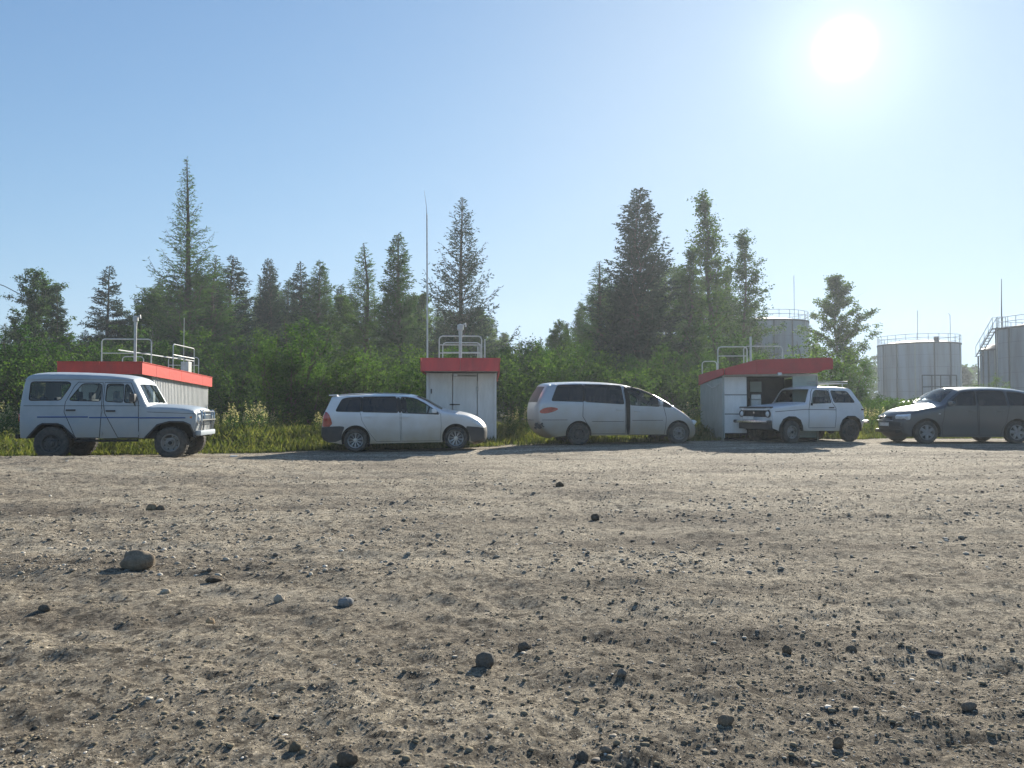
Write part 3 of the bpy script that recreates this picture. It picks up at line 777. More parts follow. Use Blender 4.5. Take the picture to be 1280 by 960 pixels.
# second rank of trees filling the wood
rr = random.Random(5)
ENV = [(0, 395), (60, 400), (100, 408), (150, 398), (180, 362), (260, 346), (300, 348), (340, 345), (400, 348), (440, 362), (500, 350), (525, 378), (555, 380), (610, 398), (630, 424), (690, 418), (715, 396), (740, 366), (790, 350), (830, 352), (870, 338), (905, 346), (930, 395), (950, 432), (975, 440)]
def tzone(px):
    if px < 290: return 'half hidden tree of the wood behind the left kiosk'
    if px < 440: return 'half hidden tree between left kiosk and estate car'
    if px < 640: return 'half hidden tree of the wood behind the middle kiosk'
    if px < 870: return 'half hidden tree of the wood behind the minivan'
    return 'half hidden tree of the wood behind the right kiosk'
tc = {}; px = 4.0
while px < 960:
    top = float(np.interp(px, [e[0] for e in ENV], [e[1] for e in ENV])) + rr.uniform(-12, 20)
    k = rr.choice(['birchA', 'larchC', 'larchC', 'spruceN', 'larchA', 'larchB', 'birchB', 'spruce', 'larchB'] if px < 680 else ['birchA', 'larchC', 'aspenN', 'birchB', 'aspenN', 'larchB', 'spruceN'])
    z_ = tzone(px); tc[z_] = tc.get(z_, 0) + 1
    plant(k, px, top, rr.uniform(43, 54), z_ + ', ' + ORD[tc[z_] - 1], 'tree', 'half hidden trees of the wood' + z_[z_.index(' behind') if ' behind' in z_ else z_.index(' between'):], rr.uniform(1.15, 1.6))
    px += rr.uniform(12, 19)
# understorey: one mass of leaves nobody could count
def thicket():
    r = np.random.default_rng(21)
    n = 175000
    x = r.uniform(-36, 27, n); u = r.uniform(0, 1, n)
    y = 29.5 + 5.5 * u + 0.6 * fbm(x * 0.5, x * 0 + 1.0, 3, 8)
    y += np.where(x > 6, 2.0, 0) + np.where((x > -19) & (x < -9.5), 5.0, 0)
    top = 2.6 + 1.3 * fbm(x * 0.35, y * 0.35, 3, 61) + 0.5 * fbm(x * 1.6, y * 1.6, 2, 62) + u * 0.7
    top = top * np.where(x > 13.5, 0.50, 1.0)
    z = r.uniform(0, 1, n) ** 0.8 * top
    cl = fbm(x * 1.8 + z * 0.7, y * 1.8 - z * 1.7, 3, 63)
    k = cl > -0.04
    C = np.stack([x, y, z], -1)[k]; n = len(C)
    D = r.normal(size=(n, 3)) + np.array([0, 0, -0.2])
    return leaves(C, D, 0.11 * r.uniform(0.6, 1.3, n), 0.065 * r.uniform(0.7, 1.3, n), r), n
V, n = thicket()
tag(np_mesh('undergrowth', V, quadidx(n), 4, M['birch']), 'dense shaded undergrowth along the foot of the wood', 'undergrowth', kind='stuff')
def farwood():
    r = np.random.default_rng(31); C = []
    for px in np.concatenate([np.arange(-60, 700, 9), np.arange(600, 720, 5), np.arange(700, 1350, 7)]):
        d = r.uniform(120, 190); x = X(px + r.uniform(-4, 4), d)
        H = (Z(436, d)) * r.uniform(0.72, 1.1)
        if px > 1060: H = Z(452, d) * r.uniform(0.8, 1.12)
        k = 420; t = r.uniform(0, 1, k) ** 0.8
        con = r.uniform() < 0.6
        rad = (1 - t) * H * 0.2 if con else np.sin(np.pi * np.clip(t * 0.9 + 0.08, 0, 1)) ** 0.6 * H * 0.22
        a = r.uniform(0, 2 * np.pi, k); q = np.sqrt(r.uniform(0.1, 1, k))
        C.append(np.stack([x + np.cos(a) * rad * q, d + np.sin(a) * rad * q, t * H], -1))
    C = np.concatenate(C); n = len(C); D = r.normal(size=(n, 3)) * np.array([1, 1, 0.5])
    return leaves(C, D, r.uniform(0.5, 1.1, n), r.uniform(0.3, 0.6, n), r), n
V, n = farwood()
tag(np_mesh('distant_wood', V, quadidx(n), 4, M['farl']), 'distant line of woodland on the horizon', 'woodland', kind='stuff')

# grass verge
def grass():
    r = np.random.default_rng(41)
    n = 110000
    x = r.uniform(-22, 24, n); vy = verge_y(x)
    y = vy - 0.25 + 0.9 * fbm(x * 0.9, x * 0 + 4, 4, 91) + (r.uniform(0, 1, n) ** 1.5) * np.where(x > 9, 12.0, 6.5)
    patch = fbm(x * 0.9, y * 0.9, 3, 92)
    keep = patch + 0.45 * r.uniform(-1, 1, n) > -0.10
    x, y, vy, patch = x[keep], y[keep], vy[keep], patch[keep]; n = len(x)
    dep = np.clip((y - vy) / 2.0, 0, 1)
    h = (0.05 + 0.10 * r.uniform(0, 1, n)) + dep * (0.22 + 0.25 * r.uniform(0, 1, n)) * (1 + 0.8 * patch)
    z = G(x, y)
    lean = r.normal(size=(n, 2)) * 0.28
    w = 0.007 + 0.008 * r.uniform(0, 1, n)
    a = r.uniform(0, 2 * np.pi, n); dx, dy = np.cos(a) * w, np.sin(a) * w
    B = np.stack([x, y, z], -1); T = B + np.stack([lean[:, 0] * h, lean[:, 1] * h, h], -1)
    Mid = B + np.stack([lean[:, 0] * h * 0.3, lean[:, 1] * h * 0.3, h * 0.55], -1); S = np.stack([dx, dy, dx * 0], -1)
    return np.stack([B - S, B + S, Mid + S * 0.8, T], 1).reshape(-1, 3), n, r
V, n, r_ = grass()
# broad leafed weeds among the blades
m_ = 42000
xw = r_.uniform(-22, 24, m_); yw = verge_y(xw) + 0.5 + r_.uniform(0, 1, m_) * np.where(xw > 9, 9.0, 5.5)
clp = fbm(xw * 1.1 + 5, yw * 1.1, 3, 95); k_ = clp > -0.05
xw, yw, clp = xw[k_], yw[k_], clp[k_]; m_ = len(xw)
zw = r_.uniform(0, 1, m_) * (0.30 + 0.7 * np.clip(clp + 0.2, 0, 1) * np.clip((yw - verge_y(xw)) / 2.5, 0.2, 1.3)) + 0.03
V2 = leaves(np.stack([xw, yw, zw], -1), r_.normal(size=(m_, 3)) + np.array([0, 0, 0.5]), 0.07 * r_.uniform(0.6, 1.6, m_), 0.028 * r_.uniform(0.6, 1.4, m_), r_)
gr = np_mesh('verge_grass', np.concatenate([V, V2]), quadidx(n + m_), 4, M['grass'])
tag(gr, 'yellow green grass and weeds along the edge of the gravel', 'grass', kind='stuff')

# tall flowering weeds: each stalk cluster is a plant
def weed_proto():
    root = thing('tall_weed', None, None)
    r = np.random.default_rng(51); mb = MB(); C = []; D = []; PC = []
    for s in range(11):
        a = r.uniform(0, 6.28); q = r.uniform(0, 0.28); b = np.array([math.cos(a) * q, math.sin(a) * q, 0]); H = r.uniform(0.7, 1.25)
        l_ = r.normal(size=2) * 0.12
        pts = [b, b + np.array([l_[0] * .4, l_[1] * .4, H * .5]), b + np.array([l_[0], l_[1], H])]
        mb.tube(pts, 0.008, 4, r2=0.003)
        for t in np.linspace(0.1, 0.78, 26):
            p = b + np.array([l_[0] * t, l_[1] * t, H * t]); C.append(p); D.append(np.array([math.cos(t * 60 + s), math.sin(t * 60 + s), 0.5]))
        for t in np.linspace(0.72, 1.0, 26):
            PC.append(b + np.array([l_[0] * t, l_[1] * t, H * t]) + r.normal(size=3) * 0.022)
    mb.build('stem', M['grass'], root)
    C = np.array(C); D = np.array(D); n = len(C)
    np_mesh('foliage', leaves(C, D, 0.15 * r.uniform(0.6, 1.2, n), np.full(n, 0.026), r), quadidx(n), 4, M['bushl'], root)
    PC = np.array(PC); n = len(PC)
    fh_ = np_mesh('flower_head', leaves(PC, r.normal(size=(n, 3)) + np.array([0, 0, 0.7]), np.full(n, 0.05), np.full(n, 0.02), r), quadidx(n), 4, M['plume'], root)
    fh_['kind'] = 'stuff'
    return root
wp = weed_proto(); first = True
WEEDS = [(264, 23.5), (278, 24), (291, 22.8), (303, 24.2), (316, 23), (328, 24), (398, 25), (642, 24.6), (655, 25.5), (666, 24.8), (5, 22), (868, 25.5), (1040, 26.5), (1088, 27), (1075, 28), (1102, 28), (1118, 29), (1240, 29), (20, 23), (340, 25)]
wc = {}
for i, (px, d) in enumerate(sorted(WEEDS)):
    o = wp if first else copy_tree(wp); first = False
    x = X(px, d); o.location = (x, d, Gf(x, d)); s = random.uniform(0.75, 1.1); o.scale = (s, s, s * (1.05 if px < 350 else 0.9)); o.rotation_euler.z = random.uniform(0, 6.28)
    if px < 350 and px > 100: lab, grp = 'tall weed with seed heads right of the off-roader', 'tall weeds right of the off-roader'
    elif px < 100: lab, grp = 'tall weed with seed heads at the left edge', 'tall weeds at the left edge'
    elif px < 700: lab, grp = 'tall weed with pale seed heads near the middle kiosk', 'tall weeds near the middle kiosk'
    else: lab, grp = 'tall weed with pale seed heads on the right hand verge', 'tall weeds on the right hand verge'
    wc[grp] = wc.get(grp, 0) + 1; tag(o, lab + ', ' + ORD[wc[grp] - 1], 'weed', grp)


# ------------------------------------------------------------------ kiosks
def frame_to(root_loc, rz):
    return Matrix.Translation(root_loc) @ Matrix.Rotation(rz, 4, 'Z')
def corrugated(x0, y0, x1, y1, z0, z1, pitch=0.15, depth=0.022, ztop=None):
    """ribbed wall sheet running from (x0,y0) to (x1,y1)"""
    L = math.hypot(x1 - x0, y1 - y0); n = max(1, round(L / pitch)); ux, uy = (x1 - x0) / L, (y1 - y0) / L; nx, ny = uy, -ux
    pr = []
    for i in range(n):
        for f, h in ((0.0, 0), (0.45, 0), (0.58, 1), (0.87, 1)): pr.append(((i + f) * L / n, h * depth))
    pr.append((L, 0))
    V = []
    for s, h in pr:
        zt = z1 if ztop is None else lerp(z1, ztop, s / L)
        V += [(x0 + ux * s + nx * h, y0 + uy * s + ny * h, z0), (x0 + ux * s + nx * h, y0 + uy * s + ny * h, zt)]
    F = [(2 * i, 2 * i + 2, 2 * i + 3, 2 * i + 1) for i in range(len(pr) - 1)]
    return V, F
def u_frame(x0, x1, y, z0, z1, r=0.02, y1=None, mid=None):
    y1 = y if y1 is None else y1
    mb = MB(); q = 0.10
    L = Vector((x1 - x0, y1 - y, 0)).normalized() * q
    a, b = Vector((x0, y, 0)), Vector((x1, y1, 0))
    pts = [a + Vector((0, 0, z0)), a + Vector((0, 0, z1 - q)), a + Vector((0, 0, z1 - q * 0.3)) + L * 0.3, a + Vector((0, 0, z1)) + L,
           b + Vector((0, 0, z1)) - L, b + Vector((0, 0, z1 - q * 0.3)) - L * 0.3, b + Vector((0, 0, z1 - q)), b + Vector((0, 0, z0))]
    mb.tube(pts, r, 6)
    for m in (mid or []): mb.tube([a + Vector((0, 0, m)), b + Vector((0, 0, m))], r * 0.8, 6)
    return mb
def vent(root, x, y, z0, z1, r=0.045):
    mb = MB().tube([(x, y, z0), (x, y, z1)], r, 12); o = mb.build('vent_pipe', M['galv'], root, True)
    MB().lathe([(0, 0.2), (r * 1.9, 0.16), (r * 2.0, 0.02), (r * 1.2, -0.02), (r * 1.15, -0.13), (0, -0.13)], (x, y, z1), 'Z', 14).build('vent_cap', M['galv'], o, True)
    MB().tube([(x + 0.03, y, z1 + 0.14), (x + 0.16, y - 0.02, z1 + 0.2), (x + 0.16, y - 0.02, z1 + 0.1)], 0.03, 8).build('vent_elbow', M['galv'], o, True)

def kiosk(label, loc, rz, W, Lr, over, Lb, inset, z_top, z_top_rear, fh, redm, wallm, sidem, side_ribs=True):
    """local frame: +x right, +y away; origin = middle of the body's front at ground"""
    t = thing('kiosk', label, 'kiosk', loc, rz)
    hw = W / 2; bx = hw - inset
    zu = z_top - fh; zur = z_top_rear - fh
    y0, y1 = -over, -over + Lr
    # roof deck with red fascia boards
    MB().add([(-hw + .03, y0 + .03, z_top - .04), (hw - .03, y0 + .03, z_top - .04), (hw - .03, y1 - .03, z_top_rear - .04), (-hw + .03, y1 - .03, z_top_rear - .04),
              (-hw + .03, y0 + .03, zu + .04), (hw - .03, y0 + .03, zu + .04), (hw - .03, y1 - .03, zur + .04), (-hw + .03, y1 - .03, zur + .04)],
             [(0, 1, 2, 3), (7, 6, 5, 4), (0, 4, 5, 1), (1, 5, 6, 2), (2, 6, 7, 3), (3, 7, 4, 0)]).build('roof', M['soffit'], t)
    def fascia(ax, ay, bx_, by, za, zb, th=0.025):
        # one bent sheet: boards butt together with a narrow gap and a folded lip
        L = math.hypot(bx_ - ax, by - ay); n = max(1, round(L / 1.2)); ux, uy = (bx_ - ax) / L, (by - ay) / L; nx, ny = uy, -ux
        for i in range(n):
            s0, s1 = L * i / n + 0.004, L * (i + 1) / n - 0.004
            off = random.uniform(0, 0.008)
            V = []
            for s in (s0, s1):
                zt = lerp(za, zb, s / L)
                for (h, z) in ((0, zt - fh), (th, zt - fh), (th, zt - 0.03), (th + 0.02, zt - 0.02), (th + 0.02, zt), (0, zt)):
                    V.append((ax + ux * s + nx * (h + off), ay + uy * s + ny * (h + off), z))
            F = [(k, (k + 1) % 6, 6 + (k + 1) % 6, 6 + k) for k in range(6)] + [(5, 4, 3, 2, 1, 0), (6, 7, 8, 9, 10, 11)]
            MB().add(V, F).build('fascia_panel', redm, t)
    fascia(-hw, y0, hw, y0, z_top, z_top)
    fascia(hw, y0, hw, y1, z_top, z_top_rear)
    fascia(hw, y1, -hw, y1, z_top_rear, z_top_rear)
    fascia(-hw, y1, -hw, y0, z_top_rear, z_top)
    zb = lerp(z_top, z_top_rear, (over + Lb) / Lr) - fh + 0.02; zf = lerp(z_top, z_top_rear, over / Lr) - fh + 0.02
    for nm, (ax, ay, bx2, by, a_, b_) in dict(side_wall=(bx, 0, bx, Lb, zf, zb), rear_wall=(bx, Lb, -bx, Lb, zb, zb)).items():
        V, F = corrugated(ax, ay, bx2, by, 0.02, a_, ztop=b_); MB().add(V, F).build(nm, sidem, t, fix=False)
    V, F = corrugated(-bx, Lb, -bx, 0, 0.02, zb, ztop=zf); MB().add(V, F).build('side_wall', sidem, t, fix=False)
    MB().box((0, Lb / 2, 0.03), (2 * bx, Lb, 0.1)).build('base_frame', M['dark'], t)
    for s in (-1, 1):
        MB().box((s * (bx + 0.004), 0.0, zf / 2 + 0.01), (0.07, 0.07, zf - 0.03)).build('corner_trim', wallm, t)
    return t, bx, zf

# left kiosk ---------------------------------------------------------------
rzL = math.atan2(0.55, 7.3)
tL, bxL, zfL = kiosk('left kiosk with bright red roof band and sunlit ribbed white side, behind the off-roader', (-12.3 - 1.33 - 0.1, 25.2 + 1.3 - 0.1, 0), rzL,
                     2.66, 7.3, 1.3, 5.9, 0.12, 2.60, 2.37, 0.42, M['redmetal'], M['wmetal'], M['wmetal'])
MB().box((0, 0.02, zfL / 2 + .02), (2 * bxL - 0.06, 0.04, zfL - 0.06)).build('front_wall', M['gmetal'], tL)
MB().box((0.1, -0.02, 1.0), (0.9, 0.03, 1.95)).build('door', M['gmetal'], tL)
u_frame(-0.75, 0.95, 0.5, 2.5, 3.50, 0.022, mid=[3.0]).build('railing', M['galv'], tL, True)
u_frame(1.2, 1.2, 1.9, 2.45, 3.45, 0.022, y1=4.2, mid=[3.05]).build('railing', M['galv'], tL, True)
u_frame(-0.5, 0.25, 1.6, 2.45, 2.95, 0.018).build('railing', M['galv'], tL, True)
u_frame(0.05, 1.25, 4.6, 2.4, 3.12, 0.018, mid=[2.8]).build('railing', M['galv'], tL, True)
MB().tube([(-0.1, 0.3, 3.10), (1.28, 3.9, 2.93)], 0.025, 6).build('loose_pipe', M['galv'], tL, True)
vent(tL, 0.88, -0.7, 2.5, 4.0, 0.045)
MB().box((1.0, 3.9, 2.62), (0.30, 0.4, 0.55), bev=0.01).build('roof_box', M['galv'], tL)
MB().tube([(1.1, 3.3, 2.4), (1.1, 3.3, 4.6)], 0.012, 5).build('whip_aerial', M['galv'], tL)

# middle kiosk -------------------------------------------------------------
tM, bxM, zfM = kiosk('middle kiosk with plain pale front and red roof band, behind the estate car nose', (-1.56, 23.5, 0), R(1.7),
                     2.28, 6.2, 1.1, 4.8, 0.10, 2.54, 2.44, 0.39, M['redold'], M['wmetal'], M['wmetal'])
hM = zfM - 0.012
def wall_panel(t, x0, x1, z0, z1, m, y=0.0, name='wall_panel', th=0.04):
    return MB().box(((x0 + x1) / 2, y + th / 2, (z0 + z1) / 2), (x1 - x0 - 0.012, th, z1 - z0), bev=0.006).build(name, m, t)
wall_panel(tM, -bxM + .03, -0.28, 0.08, hM, M['wmetal'])
dM = wall_panel(tM, -0.27, 0.48, 0.08, hM - .09, M['wmetal'], -0.012, 'door')
wall_panel(tM, -0.27, 0.48, hM - .075, hM, M['wmetal'], 0.0)
wall_panel(tM, 0.49, bxM - .03, 0.08, hM, M['wmetal'])
MB().tube([(-0.22, -0.04, 1.17), (-0.05, -0.04, 1.17)], 0.014, 6).build('handle', M['dark'], dM, True)
MB().box((-0.28, -0.03, 1.17), (0.17, 0.02, 0.035)).build('bolt', M['dark'], tM)
MB().box((-0.18, -0.05, hM - .06), (0.13, 0.09, 0.10), bev=0.02).build('lamp', M['lens'], tM)
MB().box((0.48, -0.035, 1.66), (0.07, 0.05, 0.13), bev=0.01).build('padlock_box', M['galv'], tM)
MB().box((-bxM + 0.11, -0.01, 1.58), (0.03, 0.03, 0.14)).build('hinge', M['dark'], tM)
MB().box((0.15, -0.03, hM - .085), (0.62, 0.035, 0.018)).build('drip_rail', M['dark'], tM)
u_frame(-0.68, 0.62, -0.2, 2.45, 3.27, 0.02, mid=[2.75, 3.0]).build('railing', M['galv'], tM, True)
u_frame(-0.68, 0.55, 1.6, 2.45, 3.22, 0.018, mid=[2.9]).build('railing', M['galv'], tM, True)
MB().tube([(0.72, -0.3, 2.45), (0.72, -0.3, 3.17)], 0.02, 6).build('railing_post', M['galv'], tM, True)
MB().tube([(0.50, 0.3, 2.45), (0.50, 0.3, 3.0)], 0.018, 6).build('railing_post', M['galv'], tM, True)
vent(tM, -0.02, -0.5, 2.45, 3.42, 0.05)

# tall aerial beside it ------------------------------------------------------
ae = thing('aerial_mast', 'tall thin aerial with a leaning whip tip at the middle kiosk', 'aerial', (X(534, 24.2), 24.2, 0))
MB().tube([(0, 0, 0), (0, 0, 3.2), (-0.03, 0, Z(266, 24.2))], 0.035, 8, r2=0.022).build('pole', M['galv'], ae, True)
MB().tube([(-0.03, 0, Z(268, 24.2)), (-0.05, 0, Z(255, 24.2)), (-0.12, 0, Z(236, 24.2))], 0.012, 5, r2=0.004).build('whip', M['galv'], ae, True)
MB().box((0.06, 0, 1.7), (0.12, 0.03, 0.04)).build('bracket', M['galv'], ae)

# right kiosk --------------------------------------------------------------
rzR = -math.atan2(0.35, 4.0)
tR = thing('kiosk', 'right kiosk with haze-muted red angular roof and dark open bay, behind the white off-roader', 'kiosk', (6.6, 23.8, 0), rzR)
M['redold'] = M['redpink']  # right kiosk uses the haze-muted red from here on
WB = 2.86; LB = 4.3
FO = [(0.0, 2.085), (0.0, 2.29), (0.95, 2.545), (3.08, 2.60), (3.22, 2.56), (3.22, 2.25), (2.95, 2.22), (2.75, 2.13)]
# front fascia: angular board, in three lengths
def clip(poly, a, b):
    out = []
    def cut(P, c, keep):
        Q = []
        for i in range(len(P)):
            p, q = P[i], P[(i + 1) % len(P)]
            ip, iq = keep(p[0], c), keep(q[0], c)
            if ip: Q.append(p)
            if ip != iq:
                t_ = (c - p[0]) / (q[0] - p[0]); Q.append((c, lerp(p[1], q[1], t_)))
        return Q
    return cut(cut(poly, a, lambda x, c: x >= c), b, lambda x, c: x <= c)
for a, b, o_ in ((-0.05, 0.945, 0.0), (0.953, 2.06, 0.006), (2.068, 3.3, 0.002)):
    MB().prism(clip(FO, a, b), -0.42 - o_, -0.38).build('fascia_panel', M['redold'], tR)
# side fascia of two boards, deeper to the rear
for y0, y1, za, zb, ba, bb in ((-0.38, 1.9, 2.29, 2.29, 2.085, 2.0), (1.908, 4.4, 2.29, 2.28, 2.0, 1.90)):
    MB().add([(-0.06, y0, ba), (-0.06, y1, bb), (-0.06, y1, zb), (-0.06, y0, za), (-0.02, y0, ba), (-0.02, y1, bb), (-0.02, y1, zb), (-0.02, y0, za)],
             [(0, 1, 2, 3), (7, 6, 5, 4), (0, 3, 7, 4), (1, 5, 6, 2), (3, 2, 6, 7), (0, 4, 5, 1)]).build('fascia_panel', M['redold'], tR)
MB().add([(0, -.37, 2.27), (0.95, -.37, 2.52), (3.05, -.37, 2.57), (3.05, 4.3, 2.50), (0.95, 4.3, 2.45), (0, 4.3, 2.25), (0, -.37, 2.11), (3.05, -.37, 2.24), (3.05, 4.3, 2.11), (0, 4.3, 2.0)],
         [(0, 1, 4, 5), (1, 2, 3, 4), (6, 9, 8, 7), (0, 6, 7, 2, 1), (2, 7, 8, 3), (5, 4, 3, 8, 9), (0, 5, 9, 6)]).build('roof', M['soffit'], tR)
MB().box((1.42, -0.02, 2.085), (2.9, 0.06, 0.07)).build('header_beam', M['galv'], tR)
MB().box((0.0, 2.1, 1.02), (0.05, 4.3, 1.98)).build('side_wall', M['gmetal'], tR)
MB().box((WB, 2.1, 1.05), (0.05, 4.3, 2.04)).build('side_wall', M['gmetal'], tR)
MB().box((WB / 2, 4.22, 1.05), (WB - .05, 0.05, 2.04)).build('rear_wall', M['gmetal'], tR)
MB().box((WB / 2, 2.1, 0.04), (WB - .06, 4.2, 0.12)).build('base_frame', M['dark'], tR)
for a, b in ((0.28, 0.86), (0.885, 1.46), (1.485, 2.04)):
    MB().box((0.39, 0.0, (a + b) / 2), (0.68, 0.04, b - a), bev=0.008).build('front_panel', M['wmetal'], tR)
MB().box((0.39, 0.018, 1.15), (0.66, 0.02, 1.8)).build('panel_backing', M['dark'], tR)
MB().box((0.03, 0.0, 1.1), (0.04, 0.05, 1.96)).build('corner_trim', M['galv'], tR)
MB().box((2.48, 0.0, 1.1), (0.70, 0.04, 1.9), bev=0.008).build('front_panel', M['greenmetal'], tR)
MB().box((1.45, 1.1, 1.05), (1.42, 0.04, 2.0)).build('bay_wall', M['plastic'], tR)
MB().box((1.25, 1.05, 1.75), (0.36, 0.03, 0.34)).build('notice', M['greenmetal'], tR)
pumpb = MB().box((1.12, 0.62, 0.72), (0.34, 0.3, 1.34), bev=0.02).build('fuel_pump', M['gmetal'], tR)
MB().box((1.12, 0.46, 1.42), (0.30, 0.03, 0.14), bev=0.01).build('display', M['lens'], pumpb)
MB().box((1.12, 0.46, 1.15), (0.30, 0.03, 0.32), bev=0.01).build('front_cover', M['plate'], pumpb)
MB().box((1.62, -0.46, 2.10), (0.12, 0.1, 0.09), bev=0.02).build('lamp', M['lens'], tR)
MB().tube([(-0.04, 2.6, 1.88), (-0.09, 1.4, 1.74), (-0.09, 0.7, 1.75), (-0.04, 0.35, 1.83)], 0.012, 5).build('cable', M['galv'], tR, True)
u_frame(0.02, 0.95, 0.9, 2.2, 3.05, 0.02, mid=[2.75]).build('railing', M['galv'], tR, True)
u_frame(0.95, 2.2, 1.4, 2.4, 3.1, 0.018).build('railing', M['galv'], tR, True)
u_frame(-0.02, 0.5, 3.8, 2.2, 2.75, 0.018).build('railing', M['galv'], tR, True)
MB().tube([(1.0, 0.6, 2.4), (1.0, 0.6, 3.35)], 0.035, 8).build('vent_pipe', M['galv'], tR, True)

# ------------------------------------------------------------------ storage tanks
def tank(label, px, d, rad, ztop, ladder=None, rail=True, pitch=1.5, box=None):
    x = X(px, d); t = thing('storage_tank', label, 'storage tank', (x, d, 0))
    n = 72; rings = max(3, round(ztop / pitch))
    a0 = math.atan2(-d, -x)
    for k in range(rings):
        z0, z1 = k * ztop / rings + 0.01, (k + 1) * ztop / rings - 0.01
        MB().lathe([(rad - 0.006 * k, z0), (rad - 0.006 * k, z1)], (0, 0, 0), 'Z', n).build('wall_ring', M['tank'], t, True)
    MB().lathe([(rad - 0.06, 0), (rad - 0.06, ztop - 0.02)], (0, 0, 0), 'Z', 48).build('inner_shell', M['tankdark'], t, True)
    MB().lathe([(0, 0.55), (rad * 0.5, 0.42), (rad * 0.94, 0.06), (rad + 0.06, 0.02), (rad + 0.07, -0.14), (rad + 0.01, -0.15)], (0, 0, ztop), 'Z', n).build('roof', M['tankdark'], t, True)
    for k in range(14):   # stiffener seams seen as vertical stripes
        a = 2 * math.pi * k / 14 + 0.1
        MB().box(((rad + 0.012) * math.cos(a), (rad + 0.012) * math.sin(a), ztop / 2), (0.05, 0.16, ztop - 0.2), rz=a).build('seam_strip', M['tankdark' if k % 3 else 'gmetal'], t)
    if rail:
        for k in range(24):
            a = 2 * math.pi * k / 24
            c, s = math.cos(a) * (rad - 0.05), math.sin(a) * (rad - 0.05)
            MB().tube([(c, s, ztop), (c, s, ztop + 1.0)], 0.03, 4).build('railing_post', M['galv'], t)
        for z in (0.55, 1.0):
            MB().tube([(math.cos(q * math.pi / 24) * (rad - 0.05), math.sin(q * math.pi / 24) * (rad - 0.05), ztop + z) for q in range(48)], 0.028, 4, closed=True).build('handrail', M['galv'], t)
    return t
tk1 = tank('storage tank partly hidden behind the aspens, above the right kiosk', 957, 84, 4.55, Z(404, 84), pitch=1.6)
MB().tube([(2.9, -1, 10.4), (2.9, -1, 15.5)], 0.03, 4).build('lightning_rod', M['galv'], tk1)
tk2 = tank('wide free standing storage tank, third from the right edge, with two thin rods on top', 1149, 94, 4.6, Z(431, 94), pitch=1.5)
MB().tube([(-0.6, -1, 8.5), (-0.6, -1, 12.9)], 0.035, 4).build('lightning_rod', M['galv'], tk2)
MB().tube([(3.4, -1, 8.5), (3.4, -1, 12.3), (3.2, -1, 12.6)], 0.035, 4).build('lightning_rod', M['galv'], tk2)
MB().box((0.2, -3.6, 9.1), (0.4, 0.4, 0.75), bev=0.04).build('breather_valve', M['tankdark'], tk2)
tk3 = tank('tallest looking storage tank, cut off by the right edge of the picture', 1322, 72, 4.85, Z(409, 72), pitch=1.5)
tk4 = tank('small narrow storage tank tucked against the left side of the tank at the right edge', 1245, 76, 1.3, Z(437, 76), rail=False, pitch=1.5)
mast = thing('lightning_mast', 'thin tall mast standing behind the tank at the right edge', 'mast', (X(1254, 80), 80, 0))
MB().tube([(0, 0, 0), (0, 0, Z(385, 80)), (0.05, 0, Z(348, 80))], 0.09, 6, r2=0.03).build('pole', M['tankdark'], mast)
# stair and landing on tank 3
st = thing('tank_stair', 'open steel stair with landing climbing to the top of the tank at the right edge', 'stair', (X(1256, 68), 68, 0))
zt = Z(409, 68); zb2 = Z(445, 68)
for yy in (0, 0.7):
    MB().tube([(-2.1, yy, zb2), (-0.55, yy, zt)], 0.05, 4).build('stringer', M['tankdark'], st)
    MB().tube([(-2.1, yy, zb2 + 0.9), (-0.55, yy, zt + 0.95), (0.4, yy, zt + 0.95)], 0.03, 4).build('handrail', M['galv'], st)
    for k in range(5):
        f = k / 4; MB().tube([(lerp(-2.1, -0.55, f), yy, lerp(zb2, zt, f)), (lerp(-2.1, -0.55, f), yy, lerp(zb2, zt, f) + 0.92)], 0.022, 4).build('railing_post', M['galv'], st)
    for xx in (-0.55, 0.4): MB().tube([(xx, yy, zt), (xx, yy, zt + 0.95)], 0.025, 4).build('railing_post', M['galv'], st)
for k in range(10):
    f = k / 9.5; MB().box((lerp(-2.1, -0.55, f), 0.35, lerp(zb2, zt, f)), (0.26, 0.68, 0.03)).build('tread', M['tankdark'], st)
MB().box((-0.08, 0.35, zt - 0.05), (0.95, 0.75, 0.06)).build('landing', M['tankdark'], st)
MB().tube([(-2.1, 0.35, zb2), (-2.1, 0.35, 0)], 0.07, 6).build('support_post', M['tankdark'], st)
MB().tube([(-0.5, 0.35, zt - 0.08), (-0.5, 0.35, 0)], 0.05, 6).build('support_post', M['tankdark'], st)
# pipe railing in front of the wide tank
pr_ = thing('pipe_railing', 'low pipe railing in front of the wide free standing tank', 'railing', (X(1155, 60), 60, 0))
xs = [X(p, 60) - X(1155, 60) for p in (1153, 1165, 1176, 1188, 1196)]
za, zb3 = Z(485, 60), Z(469, 60)
for q in xs: MB().tube([(q, 0, 0), (q, 0, zb3)], 0.05, 5).build('post', M['tankdark'], pr_)
for z in (za + 0.1, zb3): MB().tube([(xs[0], 0, z), (xs[-1], 0, z)], 0.045, 5).build('rail', M['tankdark'], pr_)

# cable at the top left
cb = thing('power_cable', 'thin overhead cable entering at the left edge above the birch', 'cable', (X(-30, 33), 33, 0))
MB().tube([(0, 0, Z(346, 33)), (1.0, 0.2, Z(356, 33)), (2.0, 0.4, Z(372, 33))], 0.018, 5).build('wire', M['tankdark'], cb)

